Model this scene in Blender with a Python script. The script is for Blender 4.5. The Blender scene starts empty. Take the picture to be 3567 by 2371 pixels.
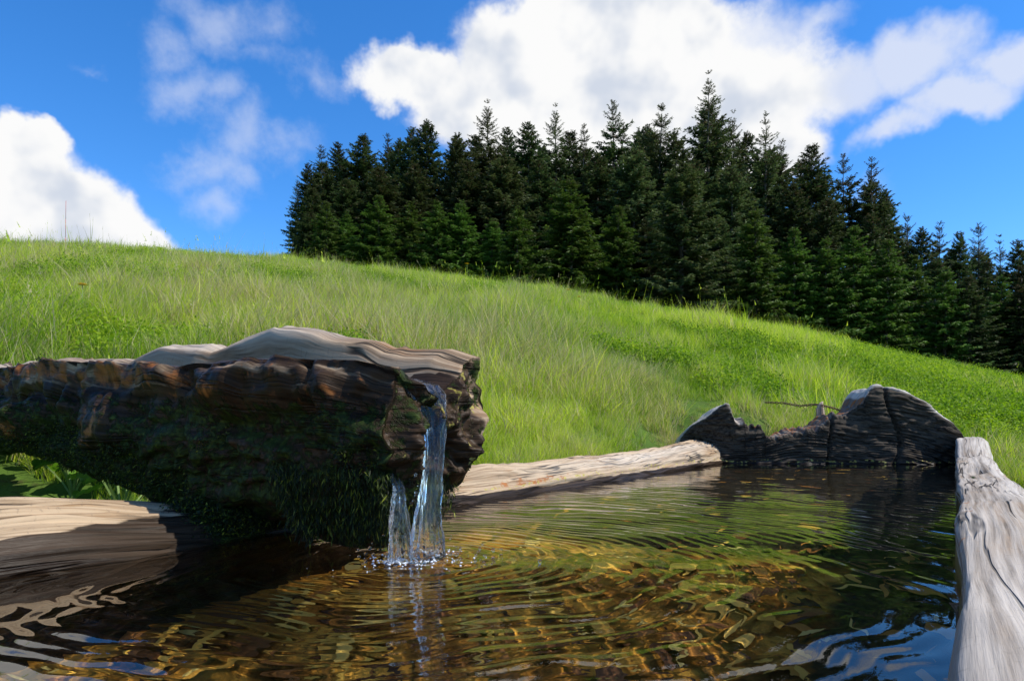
import bpy, bmesh, math, random
import numpy as np
from mathutils import Vector, Matrix

# ------------------------------------------------------------------ camera, world, sun, exposure
H, FPX, HOR = 0.16, 682.667, 426.0          # eye height over the water, focal length and horizon row (1024x680)
sc = bpy.context.scene
sc.render.engine = 'CYCLES'
sc.cycles.use_denoising = True
sc.cycles.max_bounces = 8
sc.cycles.transparent_max_bounces = 12
sc.cycles.transmission_bounces = 10
sc.cycles.glossy_bounces = 5
sc.cycles.diffuse_bounces = 2
sc.cycles.sample_clamp_indirect = 6
sc.cycles.blur_glossy = 0.3
cd = bpy.data.cameras.new('camera'); cam = bpy.data.objects.new('camera', cd)
sc.collection.objects.link(cam); sc.camera = cam
cam.location = (0, 0, H); cam.rotation_euler = (math.radians(90), 0, 0)
cd.lens = 24; cd.sensor_width = 36; cd.shift_y = 86 / 1024
cd.clip_start = 0.01; cd.clip_end = 5000
sc.view_settings.view_transform = 'Standard'; sc.view_settings.look = 'None'
sc.view_settings.gamma = 1; sc.view_settings.exposure = 0.15
sc.view_settings.use_curve_mapping = False

SUN_AZ, SUN_EL = math.radians(100), math.radians(53)   # azimuth from +Y towards +X
SUN_DIR = Vector((math.sin(SUN_AZ) * math.cos(SUN_EL), math.cos(SUN_AZ) * math.cos(SUN_EL), math.sin(SUN_EL)))
sd = bpy.data.lights.new('sun', 'SUN'); sun = bpy.data.objects.new('sun', sd); sc.collection.objects.link(sun)
sd.energy = 5.0; sd.angle = math.radians(0.53); sd.color = (1.0, 0.95, 0.87)
sun.rotation_euler = SUN_DIR.to_track_quat('Z', 'Y').to_euler()
sun.location = (20, 20, 30)
sd.cycles.is_caustics_light = True

W = bpy.data.worlds.new('World'); sc.world = W; W.use_nodes = True
WT = W.node_tree; WT.nodes.clear()


class G:
    """tiny node-graph helper"""
    def __init__(s, tree): s.t = tree
    def n(s, typ, **kw):
        nd = s.t.nodes.new(typ)
        for k, v in kw.items(): setattr(nd, k, v)
        return nd
    def put(s, sock, v):
        if isinstance(v, bpy.types.NodeSocket): s.t.links.new(v, sock)
        elif v is not None:
            if sock.type == 'RGBA' and len(v) == 3: v = (*v, 1)
            sock.default_value = v
    def m(s, op, a, b=None, c=None, clamp=False):
        nd = s.n('ShaderNodeMath', operation=op, use_clamp=clamp)
        for i, v in enumerate((a, b, c)):
            if v is not None: s.put(nd.inputs[i], v)
        return nd.outputs[0]
    def v(s, op, a, b=None, scale=None):
        nd = s.n('ShaderNodeVectorMath', operation=op)
        s.put(nd.inputs[0], a)
        if b is not None: s.put(nd.inputs[1], b)
        if scale is not None: s.put(nd.inputs['Scale'], scale)
        return nd.outputs['Value'] if op in ('LENGTH', 'DOT_PRODUCT', 'DISTANCE') else nd.outputs[0]
    def noise(s, vec, scale, detail=4, rough=0.5, dist=0.0, col=False):
        nd = s.n('ShaderNodeTexNoise')
        s.put(nd.inputs['Vector'], vec); s.put(nd.inputs['Scale'], scale)
        nd.inputs['Detail'].default_value = detail; nd.inputs['Roughness'].default_value = rough
        nd.inputs['Distortion'].default_value = dist
        return nd.outputs['Color'] if col else nd.outputs[0]
    def ramp(s, fac, stops, interp='LINEAR'):
        nd = s.n('ShaderNodeValToRGB'); cr = nd.color_ramp; cr.interpolation = interp
        while len(cr.elements) > 1: cr.elements.remove(cr.elements[-1])
        for i, (p, c) in enumerate(stops):
            e = cr.elements[0] if i == 0 else cr.elements.new(p)
            e.position = p; e.color = (*c, 1) if len(c) == 3 else c
        s.put(nd.inputs[0], fac); return nd.outputs[0]
    def smooth(s, x, lo, hi, a=0.0, b=1.0):
        nd = s.n('ShaderNodeMapRange', interpolation_type='SMOOTHSTEP')
        s.put(nd.inputs[0], x); s.put(nd.inputs[1], lo); s.put(nd.inputs[2], hi)
        nd.inputs[3].default_value = a; nd.inputs[4].default_value = b
        return nd.outputs[0]
    def mix(s, f, a, b, mode='MIX'):
        nd = s.n('ShaderNodeMix', data_type='RGBA', blend_type=mode)
        s.put(nd.inputs[0], f); s.put(nd.inputs[6], a); s.put(nd.inputs[7], b)
        return nd.outputs[2]
    def attr(s, name, out='Fac', typ='GEOMETRY'):
        nd = s.n('ShaderNodeAttribute', attribute_name=name, attribute_type=typ)
        return nd.outputs[out]
    def bump(s, h, strength, dist, normal=None):
        nd = s.n('ShaderNodeBump'); nd.inputs['Strength'].default_value = strength
        nd.inputs['Distance'].default_value = dist; s.put(nd.inputs['Height'], h)
        if normal is not None: s.put(nd.inputs['Normal'], normal)
        return nd.outputs[0]


def build_world():
    g = G(WT)
    out = g.n('ShaderNodeOutputWorld'); bg = g.n('ShaderNodeBackground')
    bg.inputs[1].default_value = 0.12
    sky = g.n('ShaderNodeTexSky', sky_type='NISHITA', sun_disc=False)
    sky.sun_elevation = SUN_EL; sky.sun_rotation = SUN_AZ
    sky.altitude = 1400; sky.air_density = 1.0; sky.dust_density = 0.3; sky.ozone_density = 3.5
    hs = g.n('ShaderNodeHueSaturation'); hs.inputs['Saturation'].default_value = 1.28
    hs.inputs['Value'].default_value = 1.60
    g.put(hs.inputs['Color'], sky.outputs[0])
    skyc = g.mix(1.0, hs.outputs[0], (0.88, 1.0, 1.12), 'MULTIPLY')
    tc = g.n('ShaderNodeTexCoord'); d = tc.outputs['Generated']
    dn = g.v('NORMALIZE', d)
    sp = g.n('ShaderNodeSeparateXYZ'); g.put(sp.inputs[0], dn)
    az = g.m('ARCTAN2', sp.outputs[0], sp.outputs[1]); el = g.m('ARCSINE', sp.outputs[2])
    cx = g.n('ShaderNodeCombineXYZ'); g.put(cx.inputs[0], az); g.put(cx.inputs[1], el)
    q = cx.outputs[0]
    # edge billows: warp the angular position by noise before measuring the blobs
    w1 = g.v('SUBTRACT', g.noise(dn, 4.2, 3, 0.55, col=True), (0.5, 0.5, 0.5))
    w2 = g.v('SUBTRACT', g.noise(dn, 16.0, 4, 0.62, col=True), (0.5, 0.5, 0.5))
    qw = g.v('ADD', g.v('ADD', q, g.v('SCALE', w1, scale=0.12)), g.v('SCALE', w2, scale=0.055))

    def pos(px, py):
        x, z = (px - 512) / FPX, (HOR - py) / FPX
        return math.atan2(x, 1), math.atan2(z, math.hypot(1, x))
    def blob(px, py, rx, ry, wgt=1.0):
        a, e = pos(px, py)
        k = math.cos(a) ** 2 / FPX
        return (a, e, rx * k, ry * k * 0.95, wgt)
    thick = [blob(5, 190, 90, 90), blob(75, 215, 88, 72), blob(-60, 170, 130, 110), blob(125, 238, 52, 34), blob(20, 130, 34, 36),
             blob(610, 55, 165, 72), blob(515, 62, 85, 58), blob(700, 95, 150, 66), blob(580, 120, 150, 56), blob(410, 72, 60, 34),
             blob(470, 105, 70, 40), blob(760, 140, 75, 34), blob(640, 20, 130, 40), blob(690, 150, 120, 40)]
    soft = [blob(920, 60, 72, 42), blob(965, 95, 70, 30), blob(840, 82, 95, 34), blob(760, 40, 70, 55), blob(1015, 60, 40, 40),
            blob(900, 120, 60, 18, .7), blob(820, 20, 60, 22, .5)]
    wisp = [blob(165, 78, 60, 26), blob(150, 45, 34, 34), blob(215, 25, 75, 26), blob(205, 160, 62, 38), blob(245, 132, 56, 34),
            blob(212, 198, 40, 36), blob(212, 92, 32, 26), blob(285, 140, 60, 26, .8), blob(285, 20, 45, 24, .7), blob(330, 78, 60, 18, .6),
            blob(185, 150, 40, 18), blob(240, 170, 30, 16, .8), blob(870, 185, 30, 26, .6), blob(262, 55, 50, 14, .5), blob(70, 60, 20, 8, .5)]
    rnd = random.Random(11)
    for _ in range(9):                                   # the same broken cumulus all round the rest of the sky
        a = rnd.uniform(0.95, 2 * math.pi - 0.95); e = rnd.uniform(0.05, 1.0); r = rnd.uniform(.18, .38)
        if a > math.pi: a -= 2 * math.pi
        thick.append((a, e, r / max(.4, math.cos(e)), r * .5, 1.0))
    for a, e, r in ((-.5, .75, .2), (.15, .82, .24), (.7, .72, .2)):
        thick.append((a, e, r / math.cos(e), r * .45, 1.0))

    def field(blobs):
        acc = None
        for a, e, rx, ry, wg in blobs:
            dd = g.v('LENGTH', g.v('DIVIDE', g.v('SUBTRACT', qw, (a, e, 0)), (rx, ry, 1)))
            f = g.m('MULTIPLY', g.m('SUBTRACT', 1.0, dd), wg)
            acc = f if acc is None else g.m('SMOOTH_MAX', acc, f, 0.18)
        return acc
    fine = g.m('SUBTRACT', g.noise(dn, 26.0, 5, 0.62), 0.5)
    mid = g.m('SUBTRACT', g.noise(dn, 7.0, 5, 0.55), 0.5)
    ft = g.m('ADD', field(thick), g.m('MULTIPLY', fine, 0.28))
    fs = g.m('ADD', g.m('ADD', field(soft), g.m('MULTIPLY', fine, 0.45)), g.m('MULTIPLY', mid, 0.8))
    fw = g.m('ADD', g.m('ADD', g.m('MULTIPLY', field(wisp), .8), g.m('MULTIPLY', fine, 1.1)), g.m('MULTIPLY', mid, 1.3))
    at = g.smooth(ft, -0.03, 0.30)
    as_ = g.m('MULTIPLY', g.smooth(fs, -0.10, 0.65), 0.88)
    aw = g.m('MULTIPLY', g.smooth(fw, -0.06, 1.0), 0.46)
    alpha = g.m('SUBTRACT', 1.0, g.m('MULTIPLY', g.m('SUBTRACT', 1.0, at), g.m('MULTIPLY', g.m('SUBTRACT', 1.0, as_), g.m('SUBTRACT', 1.0, aw))))
    # relief shading of the cloud: density difference towards the sun
    off = g.v('ADD', dn, tuple(SUN_DIR * 0.045))
    n0 = g.noise(dn, 7.0, 4, 0.5); n1 = g.noise(off, 7.0, 4, 0.5)
    rel = g.m('MULTIPLY', g.m('SUBTRACT', n0, n1), 3.4)
    body = g.smooth(ft, 0.15, 0.75)
    lum = g.m('ADD', g.m('SUBTRACT', 0.97, g.m('MULTIPLY', body, 0.10)), g.m('MULTIPLY', rel, 0.42))
    lum = g.m('MINIMUM', g.m('MAXIMUM', lum, 0.62), 1.03)
    ccol = g.mix(g.smooth(lum, 0.68, 0.98), (0.66, 0.72, 0.83), (1.0, 1.0, 1.0))
    ccol = g.mix(at, (0.76, 0.82, 0.97), ccol)
    cl = g.v('SCALE', ccol, scale=7.3)
    fin = g.mix(alpha, skyc, cl)
    g.put(bg.inputs[0], fin)
    WT.links.new(bg.outputs[0], out.inputs[0])
build_world()
W.cycles.sampling_method = 'NONE'

# ------------------------------------------------------------------ small tools
COL = sc.collection
random.seed(5); RNG = np.random.default_rng(5)

def ray(px, py): return (px - 512) / FPX, (HOR - py) / FPX
def at_depth(px, py, Y):
    u, v = ray(px, py); return np.array((u * Y, Y, H + v * Y))

def _hash(ix, iy, iz, seed):
    h = (ix.astype(np.int64) * 374761393 + iy.astype(np.int64) * 668265263 + iz.astype(np.int64) * 2147483647 + seed * 974711) & 0x7fffffff
    h = ((h ^ (h >> 13)) * 1274126177) & 0x7fffffff
    h = ((h ^ (h >> 16)) * 668265263) & 0x7fffffff
    return ((h ^ (h >> 15)) & 0xffff) / 65535.0
def vnoise(p, seed=0):
    p = np.asarray(p, float); i = np.floor(p).astype(np.int64); f = p - i
    f = f * f * f * (f * (f * 6 - 15) + 10)
    x, y, z = i[..., 0], i[..., 1], i[..., 2]; fx, fy, fz = f[..., 0], f[..., 1], f[..., 2]
    r = 0
    for dx in (0, 1):
        for dy in (0, 1):
            for dz in (0, 1):
                w = (fx if dx else 1 - fx) * (fy if dy else 1 - fy) * (fz if dz else 1 - fz)
                r = r + w * _hash(x + dx, y + dy, z + dz, seed)
    return r * 2 - 1
def fbm(p, oct=4, seed=0, gain=0.5):
    p = np.asarray(p, float); r = 0; a = 1.0
    for o in range(oct):
        r = r + a * vnoise(p * 2 ** o + 17.3 * o, seed + o); a *= gain
    return r
def xyz(*a): return np.stack(np.broadcast_arrays(*[np.asarray(q, float) for q in a]), -1)
def sstep(x, a, b):
    t = np.clip((np.asarray(x, float) - a) / (b - a), 0, 1); return t * t * (3 - 2 * t)

def mesh_obj(name, verts, faces, material=None, parent=None, attrs=None, smooth=True, link=True):
    me = bpy.data.meshes.new(name)
    me.from_pydata(np.asarray(verts, float).reshape(-1, 3).tolist(), [], faces if isinstance(faces, list) else faces.tolist())
    if attrs:
        for k, v in attrs.items():
            v = np.asarray(v, np.float32)
            if v.ndim == 2:
                a = me.attributes.new(k, 'FLOAT_VECTOR', 'POINT'); a.data.foreach_set('vector', v.ravel())
            else:
                a = me.attributes.new(k, 'FLOAT', 'POINT'); a.data.foreach_set('value', v.ravel())
    if smooth: me.polygons.foreach_set('use_smooth', [True] * len(me.polygons))
    if material: me.materials.append(material)
    me.update()
    o = bpy.data.objects.new(name, me)
    if link: COL.objects.link(o)
    if parent: o.parent = parent
    return o

def grid_faces(nu, nv, wrap_v=False, flip=False, base=0):
    i = np.arange(nu - 1)[:, None]; j = np.arange(nv if wrap_v else nv - 1)[None, :]
    j2 = (j + 1) % nv
    a = i * nv + j; b = (i + 1) * nv + j; c = (i + 1) * nv + j2; d = i * nv + j2
    f = np.stack([a, b, c, d] if not flip else [a, d, c, b], -1).reshape(-1, 4) + base
    return f

def tag(o, label=None, cat=None, group=None, kind=None):
    if label: o['label'] = label
    if cat: o['category'] = cat
    if group: o['group'] = group
    if kind: o['kind'] = kind
    return o
def empty(name, loc=(0, 0, 0)):
    o = bpy.data.objects.new(name, None); COL.objects.link(o); o.location = loc; o.empty_display_size = .05
    return o
def part_of(o, root):
    o.parent = root; o.matrix_parent_inverse = Matrix.Translation(-Vector(root.location)); return o

def new_mat(name):
    m = bpy.data.materials.new(name); m.use_nodes = True; m.node_tree.nodes.clear()
    g = G(m.node_tree); out = g.n('ShaderNodeOutputMaterial')
    return m, g, out
def principled(g, out, color, rough=0.6, normal=None, spec=0.4, **kw):
    b = g.n('ShaderNodeBsdfPrincipled')
    g.put(b.inputs['Base Color'], color); g.put(b.inputs['Roughness'], rough)
    g.put(b.inputs['Specular IOR Level'], spec)
    if normal is not None: g.put(b.inputs['Normal'], normal)
    for k, v in kw.items(): g.put(b.inputs[k], v)
    g.t.links.new(b.outputs[0], out.inputs[0]); return b

# ------------------------------------------------------------------ materials
def mat_ground():
    m, g, out = new_mat('meadow_soil')
    tc = g.n('ShaderNodeTexCoord'); p = tc.outputs['Object']
    n = g.noise(p, 1.1, 6, 0.6); n2 = g.noise(p, 14, 5, 0.65)
    c = g.ramp(n, [(0.3, (0.035, 0.075, 0.012)), (0.55, (0.075, 0.13, 0.02)), (0.75, (0.14, 0.15, 0.05))])
    c = g.mix(g.smooth(n2, .5, .75), c, (0.05, 0.045, 0.018))
    principled(g, out, c, 0.95, g.bump(n2, 0.6, 0.03), 0.1)
    return m

def mat_grass():
    m, g, out = new_mat('grass_blades')
    r = g.attr('rnd'); h = g.attr('hgt')
    tint = g.attr('tint', typ='INSTANCER'); dry = g.attr('dry', typ='INSTANCER')
    c = g.ramp(g.m('ADD', g.m('MULTIPLY', r, .60), g.m('MULTIPLY', tint, .5)),
               [(0.0, (0.045, 0.115, 0.008)), (0.26, (0.16, 0.30, 0.014)), (0.58, (0.37, 0.52, 0.024)), (1.0, (0.66, 0.72, 0.08))])
    straw = g.ramp(r, [(0, (0.36, 0.31, 0.15)), (1, (0.60, 0.54, 0.32))])
    isdry = g.m('GREATER_THAN', g.m('ADD', dry, g.m('MULTIPLY', g.attr('rnd2'), 1.0)), 1.0)
    c = g.mix(isdry, c, straw)
    df = g.n('ShaderNodeBsdfPrincipled'); g.put(df.inputs['Base Color'], c); df.inputs['Roughness'].default_value = .45
    df.inputs['Specular IOR Level'].default_value = .2
    tr = g.n('ShaderNodeBsdfTranslucent'); g.put(tr.inputs[0], g.mix(1.0, c, (1.15, 1.2, .75), 'MULTIPLY'))
    ms = g.n('ShaderNodeMixShader'); ms.inputs[0].default_value = .5
    g.t.links.new(df.outputs[0], ms.inputs[1]); g.t.links.new(tr.outputs[0], ms.inputs[2])
    g.t.links.new(ms.outputs[0], out.inputs[0])
    return m

def mat_leafy(name, stops, trans=.4, rough=.4, inst=False, spec=.4):
    m, g, out = new_mat(name)
    f = g.attr('rnd')
    if inst:
        f = g.m('ADD', g.m('MULTIPLY', f, .6), g.m('MULTIPLY', g.attr('tint', typ='INSTANCER'), .4))
    c = g.ramp(f, stops)
    df = g.n('ShaderNodeBsdfPrincipled'); g.put(df.inputs['Base Color'], c); df.inputs['Roughness'].default_value = rough
    df.inputs['Specular IOR Level'].default_value = spec
    tr = g.n('ShaderNodeBsdfTranslucent'); g.put(tr.inputs[0], g.mix(1.0, c, (1.2, 1.25, .6), 'MULTIPLY'))
    ms = g.n('ShaderNodeMixShader'); ms.inputs[0].default_value = trans
    g.t.links.new(df.outputs[0], ms.inputs[1]); g.t.links.new(tr.outputs[0], ms.inputs[2])
    g.t.links.new(ms.outputs[0], out.inputs[0])
    return m

def mat_needles(name, dark, mid, light, brown):
    m, g, out = new_mat(name)
    r = g.attr('rnd'); tip = g.attr('tip'); br = g.attr('brown')
    ob = g.n('ShaderNodeObjectInfo')
    f = g.m('ADD', g.m('MULTIPLY', r, .5), g.m('MULTIPLY', tip, .5))
    c = g.ramp(f, [(0.05, dark), (0.5, mid), (0.95, light)])
    hs = g.n('ShaderNodeHueSaturation'); g.put(hs.inputs['Color'], c)
    g.put(hs.inputs['Hue'], g.m('ADD', .487, g.m('MULTIPLY', ob.outputs['Random'], .03)))
    g.put(hs.inputs['Value'], g.m('ADD', .75, g.m('MULTIPLY', ob.outputs['Random'], .6)))
    c = g.mix(br, hs.outputs[0], brown)
    df = g.n('ShaderNodeBsdfPrincipled'); g.put(df.inputs['Base Color'], c); df.inputs['Roughness'].default_value = .55
    df.inputs['Specular IOR Level'].default_value = .25
    tr = g.n('ShaderNodeBsdfTranslucent'); g.put(tr.inputs[0], c)
    ms = g.n('ShaderNodeMixShader'); ms.inputs[0].default_value = .30
    g.t.links.new(df.outputs[0], ms.inputs[1]); g.t.links.new(tr.outputs[0], ms.inputs[2])
    g.t.links.new(ms.outputs[0], out.inputs[0])
    return m

def mat_bark():
    m, g, out = new_mat('bark')
    p = g.n('ShaderNodeTexCoord').outputs['Object']
    n = g.noise(g.v('MULTIPLY', p, (9, 9, 2)), 1.0, 5, .6)
    c = g.ramp(n, [(.3, (.05, .04, .032)), (.7, (.17, .145, .12))])
    principled(g, out, c, .9, g.bump(n, .6, .03), .2)
    return m

def mat_wood(name, light, mid, dark, wetcol=(0.022, 0.014, 0.009), grain=70.0, warm=(0.36, 0.23, 0.12), crack=0.5, bump=.6, spec=.12):
    """weathered timber; guv = metres (along the grain, across it, depth); wet / moss / pale / rust are painted per vertex"""
    m, g, out = new_mat(name)
    uv = g.attr('guv', 'Vector')
    wob = g.v('SCALE', g.v('SUBTRACT', g.noise(g.v('MULTIPLY', uv, (2, 7, 7)), 1.0, 2, .5, col=True), (.5, .5, .5)), scale=.022)
    uvw = g.v('ADD', uv, g.v('MULTIPLY', wob, (0, 1, 1)))
    st = g.noise(g.v('MULTIPLY', uvw, (2.2, grain, grain)), 1.0, 6, .62)            # long fibres
    st2 = g.noise(g.v('MULTIPLY', uvw, (5, grain * 3.1, grain * 3.1)), 1.0, 4, .6)
    bl = g.noise(g.v('MULTIPLY', uv, (5, 11, 11)), 1.0, 5, .6)                       # blotches
    f = g.m('ADD', g.m('MULTIPLY', st, .65), g.m('MULTIPLY', st2, .35))
    c = g.ramp(f, [(.34, dark), (.44, mid), (.54, light), (.70, tuple(min(1, q * 1.2) for q in light))])
    c = g.mix(g.smooth(bl, .48, .68, 0, .65), c, g.mix(g.smooth(st, .4, .6), warm, light))
    cn = g.noise(g.v('MULTIPLY', uvw, (1.1, grain * .30, grain * .30)), 1.0, 3, .55)
    ck = g.m('SUBTRACT', 1.0, g.smooth(g.m('ABSOLUTE', g.m('SUBTRACT', cn, .5)), .006, .026))
    ck = g.m('MULTIPLY', ck, g.smooth(g.noise(g.v('MULTIPLY', uv, (3.5, 14, 14)), 1.0, 3, .5), .44, .54))
    c = g.mix(g.m('MULTIPLY', ck, crack), c, (.025, .018, .014))
    fine = g.noise(g.v('SCALE', uv, scale=160), 1.0, 3, .6)
    c = g.mix(g.smooth(fine, .58, .72, 0, .35), c, (.09, .075, .06))
    c = g.mix(g.m('MULTIPLY', g.attr('pale'), .85), c, g.mix(g.smooth(st, .35, .6), (.42, .38, .33), (.66, .62, .56)))
    wn = g.noise(g.v('MULTIPLY', uv, (9, 34, 34)), 1.0, 5, .6)
    wet = g.smooth(g.m('ADD', g.attr('wet'), g.m('MULTIPLY', g.m('SUBTRACT', wn, .5), 1.3)), .40, .62)
    wc = g.mix(g.smooth(f, .42, .58), wetcol, tuple(q * 4.0 for q in wetcol))
    c = g.mix(g.m('MULTIPLY', wet, .96), c, wc)
    rn = g.noise(g.v('SCALE', uv, scale=30), 1.0, 5, .65)
    rust = g.smooth(g.m('ADD', g.attr('rust'), g.m('MULTIPLY', g.m('SUBTRACT', rn, .5), 2.0)), .45, .75)
    c = g.mix(g.m('MULTIPLY', rust, .9), c, g.ramp(rn, [(.35, (.13, .042, .014)), (.65, (.34, .125, .035))]))
    mn = g.noise(g.v('SCALE', uv, scale=55), 1.0, 6, .7)
    moss = g.smooth(g.m('ADD', g.attr('moss'), g.m('MULTIPLY', g.m('SUBTRACT', mn, .5), 2.2)), .5, .72)
    c = g.mix(moss, c, g.ramp(g.noise(g.v('SCALE', uv, scale=140), 1.0, 4, .6), [(.3, (.008, .011, .003)), (.55, (.028, .042, .008)), (.75, (.085, .11, .018))]))
    lich = g.smooth(g.m('ADD', g.attr('lichen'), g.m('MULTIPLY', g.m('SUBTRACT', g.noise(g.v('SCALE', uv, scale=75), 1.0, 4, .6), .5), 2.4)), .62, .74)
    c = g.mix(lich, c, g.ramp(mn, [(.35, (.22, .18, .03)), (.65, (.48, .42, .14))]))
    hgt = g.m('ADD', g.m('ADD', g.m('MULTIPLY', f, 1.0), g.m('MULTIPLY', ck, -.9)), g.m('MULTIPLY', g.m('MULTIPLY', mn, moss), 1.2))
    nor = g.bump(hgt, bump, .003)
    ro = g.m('SUBTRACT', .85, g.m('MULTIPLY', wet, .43))
    principled(g, out, c, ro, nor, spec)
    return m

def mat_water():
    m, g, out = new_mat('clear_water')
    b = g.n('ShaderNodeBsdfGlass'); b.inputs['IOR'].default_value = 1.333; b.inputs['Roughness'].default_value = 0.0
    b.inputs['Color'].default_value = (1, .985, .95, 1)
    g.t.links.new(b.outputs[0], out.inputs[0])
    return m

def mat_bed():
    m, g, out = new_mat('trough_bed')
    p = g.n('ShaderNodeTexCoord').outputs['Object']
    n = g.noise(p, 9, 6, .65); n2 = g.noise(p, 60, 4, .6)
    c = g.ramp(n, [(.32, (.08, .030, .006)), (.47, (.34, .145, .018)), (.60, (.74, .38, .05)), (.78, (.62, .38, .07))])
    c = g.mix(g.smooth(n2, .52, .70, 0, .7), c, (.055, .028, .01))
    far = g.attr('bed_shade')
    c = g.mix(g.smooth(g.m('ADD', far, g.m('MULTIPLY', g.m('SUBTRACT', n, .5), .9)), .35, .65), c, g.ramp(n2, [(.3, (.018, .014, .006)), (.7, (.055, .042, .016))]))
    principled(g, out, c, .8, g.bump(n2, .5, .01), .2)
    return m

def flat(name, col, rough=.6, spec=.4, var=0.0):
    m, g, out = new_mat(name)
    c = col
    if var:
        p = g.n('ShaderNodeTexCoord').outputs['Object']
        c = g.mix(g.smooth(g.noise(p, var, 4, .6), .35, .65), tuple(q * .55 for q in col), tuple(min(1, q * 1.25) for q in col))
    principled(g, out, c, rough, None, spec); return m

M = {}
M['ground'] = mat_ground(); M['grass'] = mat_grass()
M['bilberry'] = mat_leafy('bilberry_leaves', [(0, (.06, .13, .008)), (.5, (.18, .31, .014)), (1, (.36, .46, .03))], .45, .6, inst=True, spec=.15)
M['leaf'] = mat_leafy('broad_leaves', [(0, (.09, .21, .022)), (.5, (.15, .31, .035)), (1, (.24, .40, .06))], .42, .35)
M['moss'] = mat_leafy('moss_sprigs', [(0, (.008, .013, .003)), (.6, (.026, .044, .007)), (.85, (.09, .12, .012)), (1, (.30, .32, .03))], .3, .6, spec=.3)
M['litter'] = mat_leafy('sunken_leaves', [(0, (.05, .022, .008)), (.35, (.20, .075, .014)), (.6, (.60, .27, .03)), (.85, (.88, .54, .08)), (1, (.72, .56, .16))], .0, .6)
M['bark'] = mat_bark()
M['n_dark'] = mat_needles('spruce_needles_dark', (.016, .029, .009), (.044, .074, .020), (.105, .145, .036), (.13, .085, .05))
M['n_young'] = mat_needles('spruce_needles_young', (.024, .054, .007), (.070, .140, .018), (.16, .255, .034), (.13, .10, .05))
M['n_olive'] = mat_needles('spruce_needles_olive', (.024, .038, .012), (.066, .096, .028), (.15, .185, .055), (.13, .095, .05))
M['rim'] = mat_wood('weathered_rim_timber', (.42, .315, .205), (.27, .19, .115), (.085, .055, .032), wetcol=(.008, .0048, .003), grain=125, warm=(.30, .17, .075), crack=.95, bump=1.0)
M['rim_grey'] = mat_wood('silvered_rim_timber', (.37, .325, .275), (.25, .21, .17), (.075, .06, .045), grain=80, warm=(.30, .215, .14), crack=.95, bump=.9)
M['end'] = mat_wood('blackened_end_timber', (.066, .052, .037), (.022, .017, .012), (.004, .0034, .003), wetcol=(.006, .004, .003), grain=85, warm=(.030, .022, .013), crack=.7, bump=1.0, spec=.15)
M['log'] = mat_wood('spout_log_timber', (.34, .25, .165), (.21, .14, .085), (.055, .032, .02), wetcol=(.011, .006, .003), grain=120, warm=(.28, .14, .06), crack=.9, bump=1.0, spec=.10)
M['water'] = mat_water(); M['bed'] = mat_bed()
def mat_jet():
    m, g, out = new_mat('aerated_water')
    b = g.n('ShaderNodeBsdfGlass'); b.inputs['IOR'].default_value = 1.333; b.inputs['Roughness'].default_value = 0.03
    d = g.n('ShaderNodeBsdfTranslucent'); d.inputs[0].default_value = (.85, .87, .88, 1)
    p = g.n('ShaderNodeTexCoord').outputs['Object']
    n = g.noise(g.v('MULTIPLY', p, (260, 260, 26)), 1.0, 4, .6)
    ms = g.n('ShaderNodeMixShader'); g.put(ms.inputs[0], g.smooth(n, .50, .72, .03, .42))
    g.t.links.new(b.outputs[0], ms.inputs[1]); g.t.links.new(d.outputs[0], ms.inputs[2]); g.t.links.new(ms.outputs[0], out.inputs[0])
    return m
M['jet'] = mat_jet()
M['yellow'] = flat('yellow_petals', (.75, .48, .02), .6)
M['foam'] = flat('froth', (.75, .78, .80), .25)
M['stem'] = flat('flower_stem', (.14, .22, .05), .6)
M['rusty'] = flat('rusty_wire', (.16, .085, .05), .75, var=300)
M['polewhite'] = flat('pole_white_paint', (.7, .68, .66), .5); M['polered'] = flat('pole_red_paint', (.45, .06, .04), .5)

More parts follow.
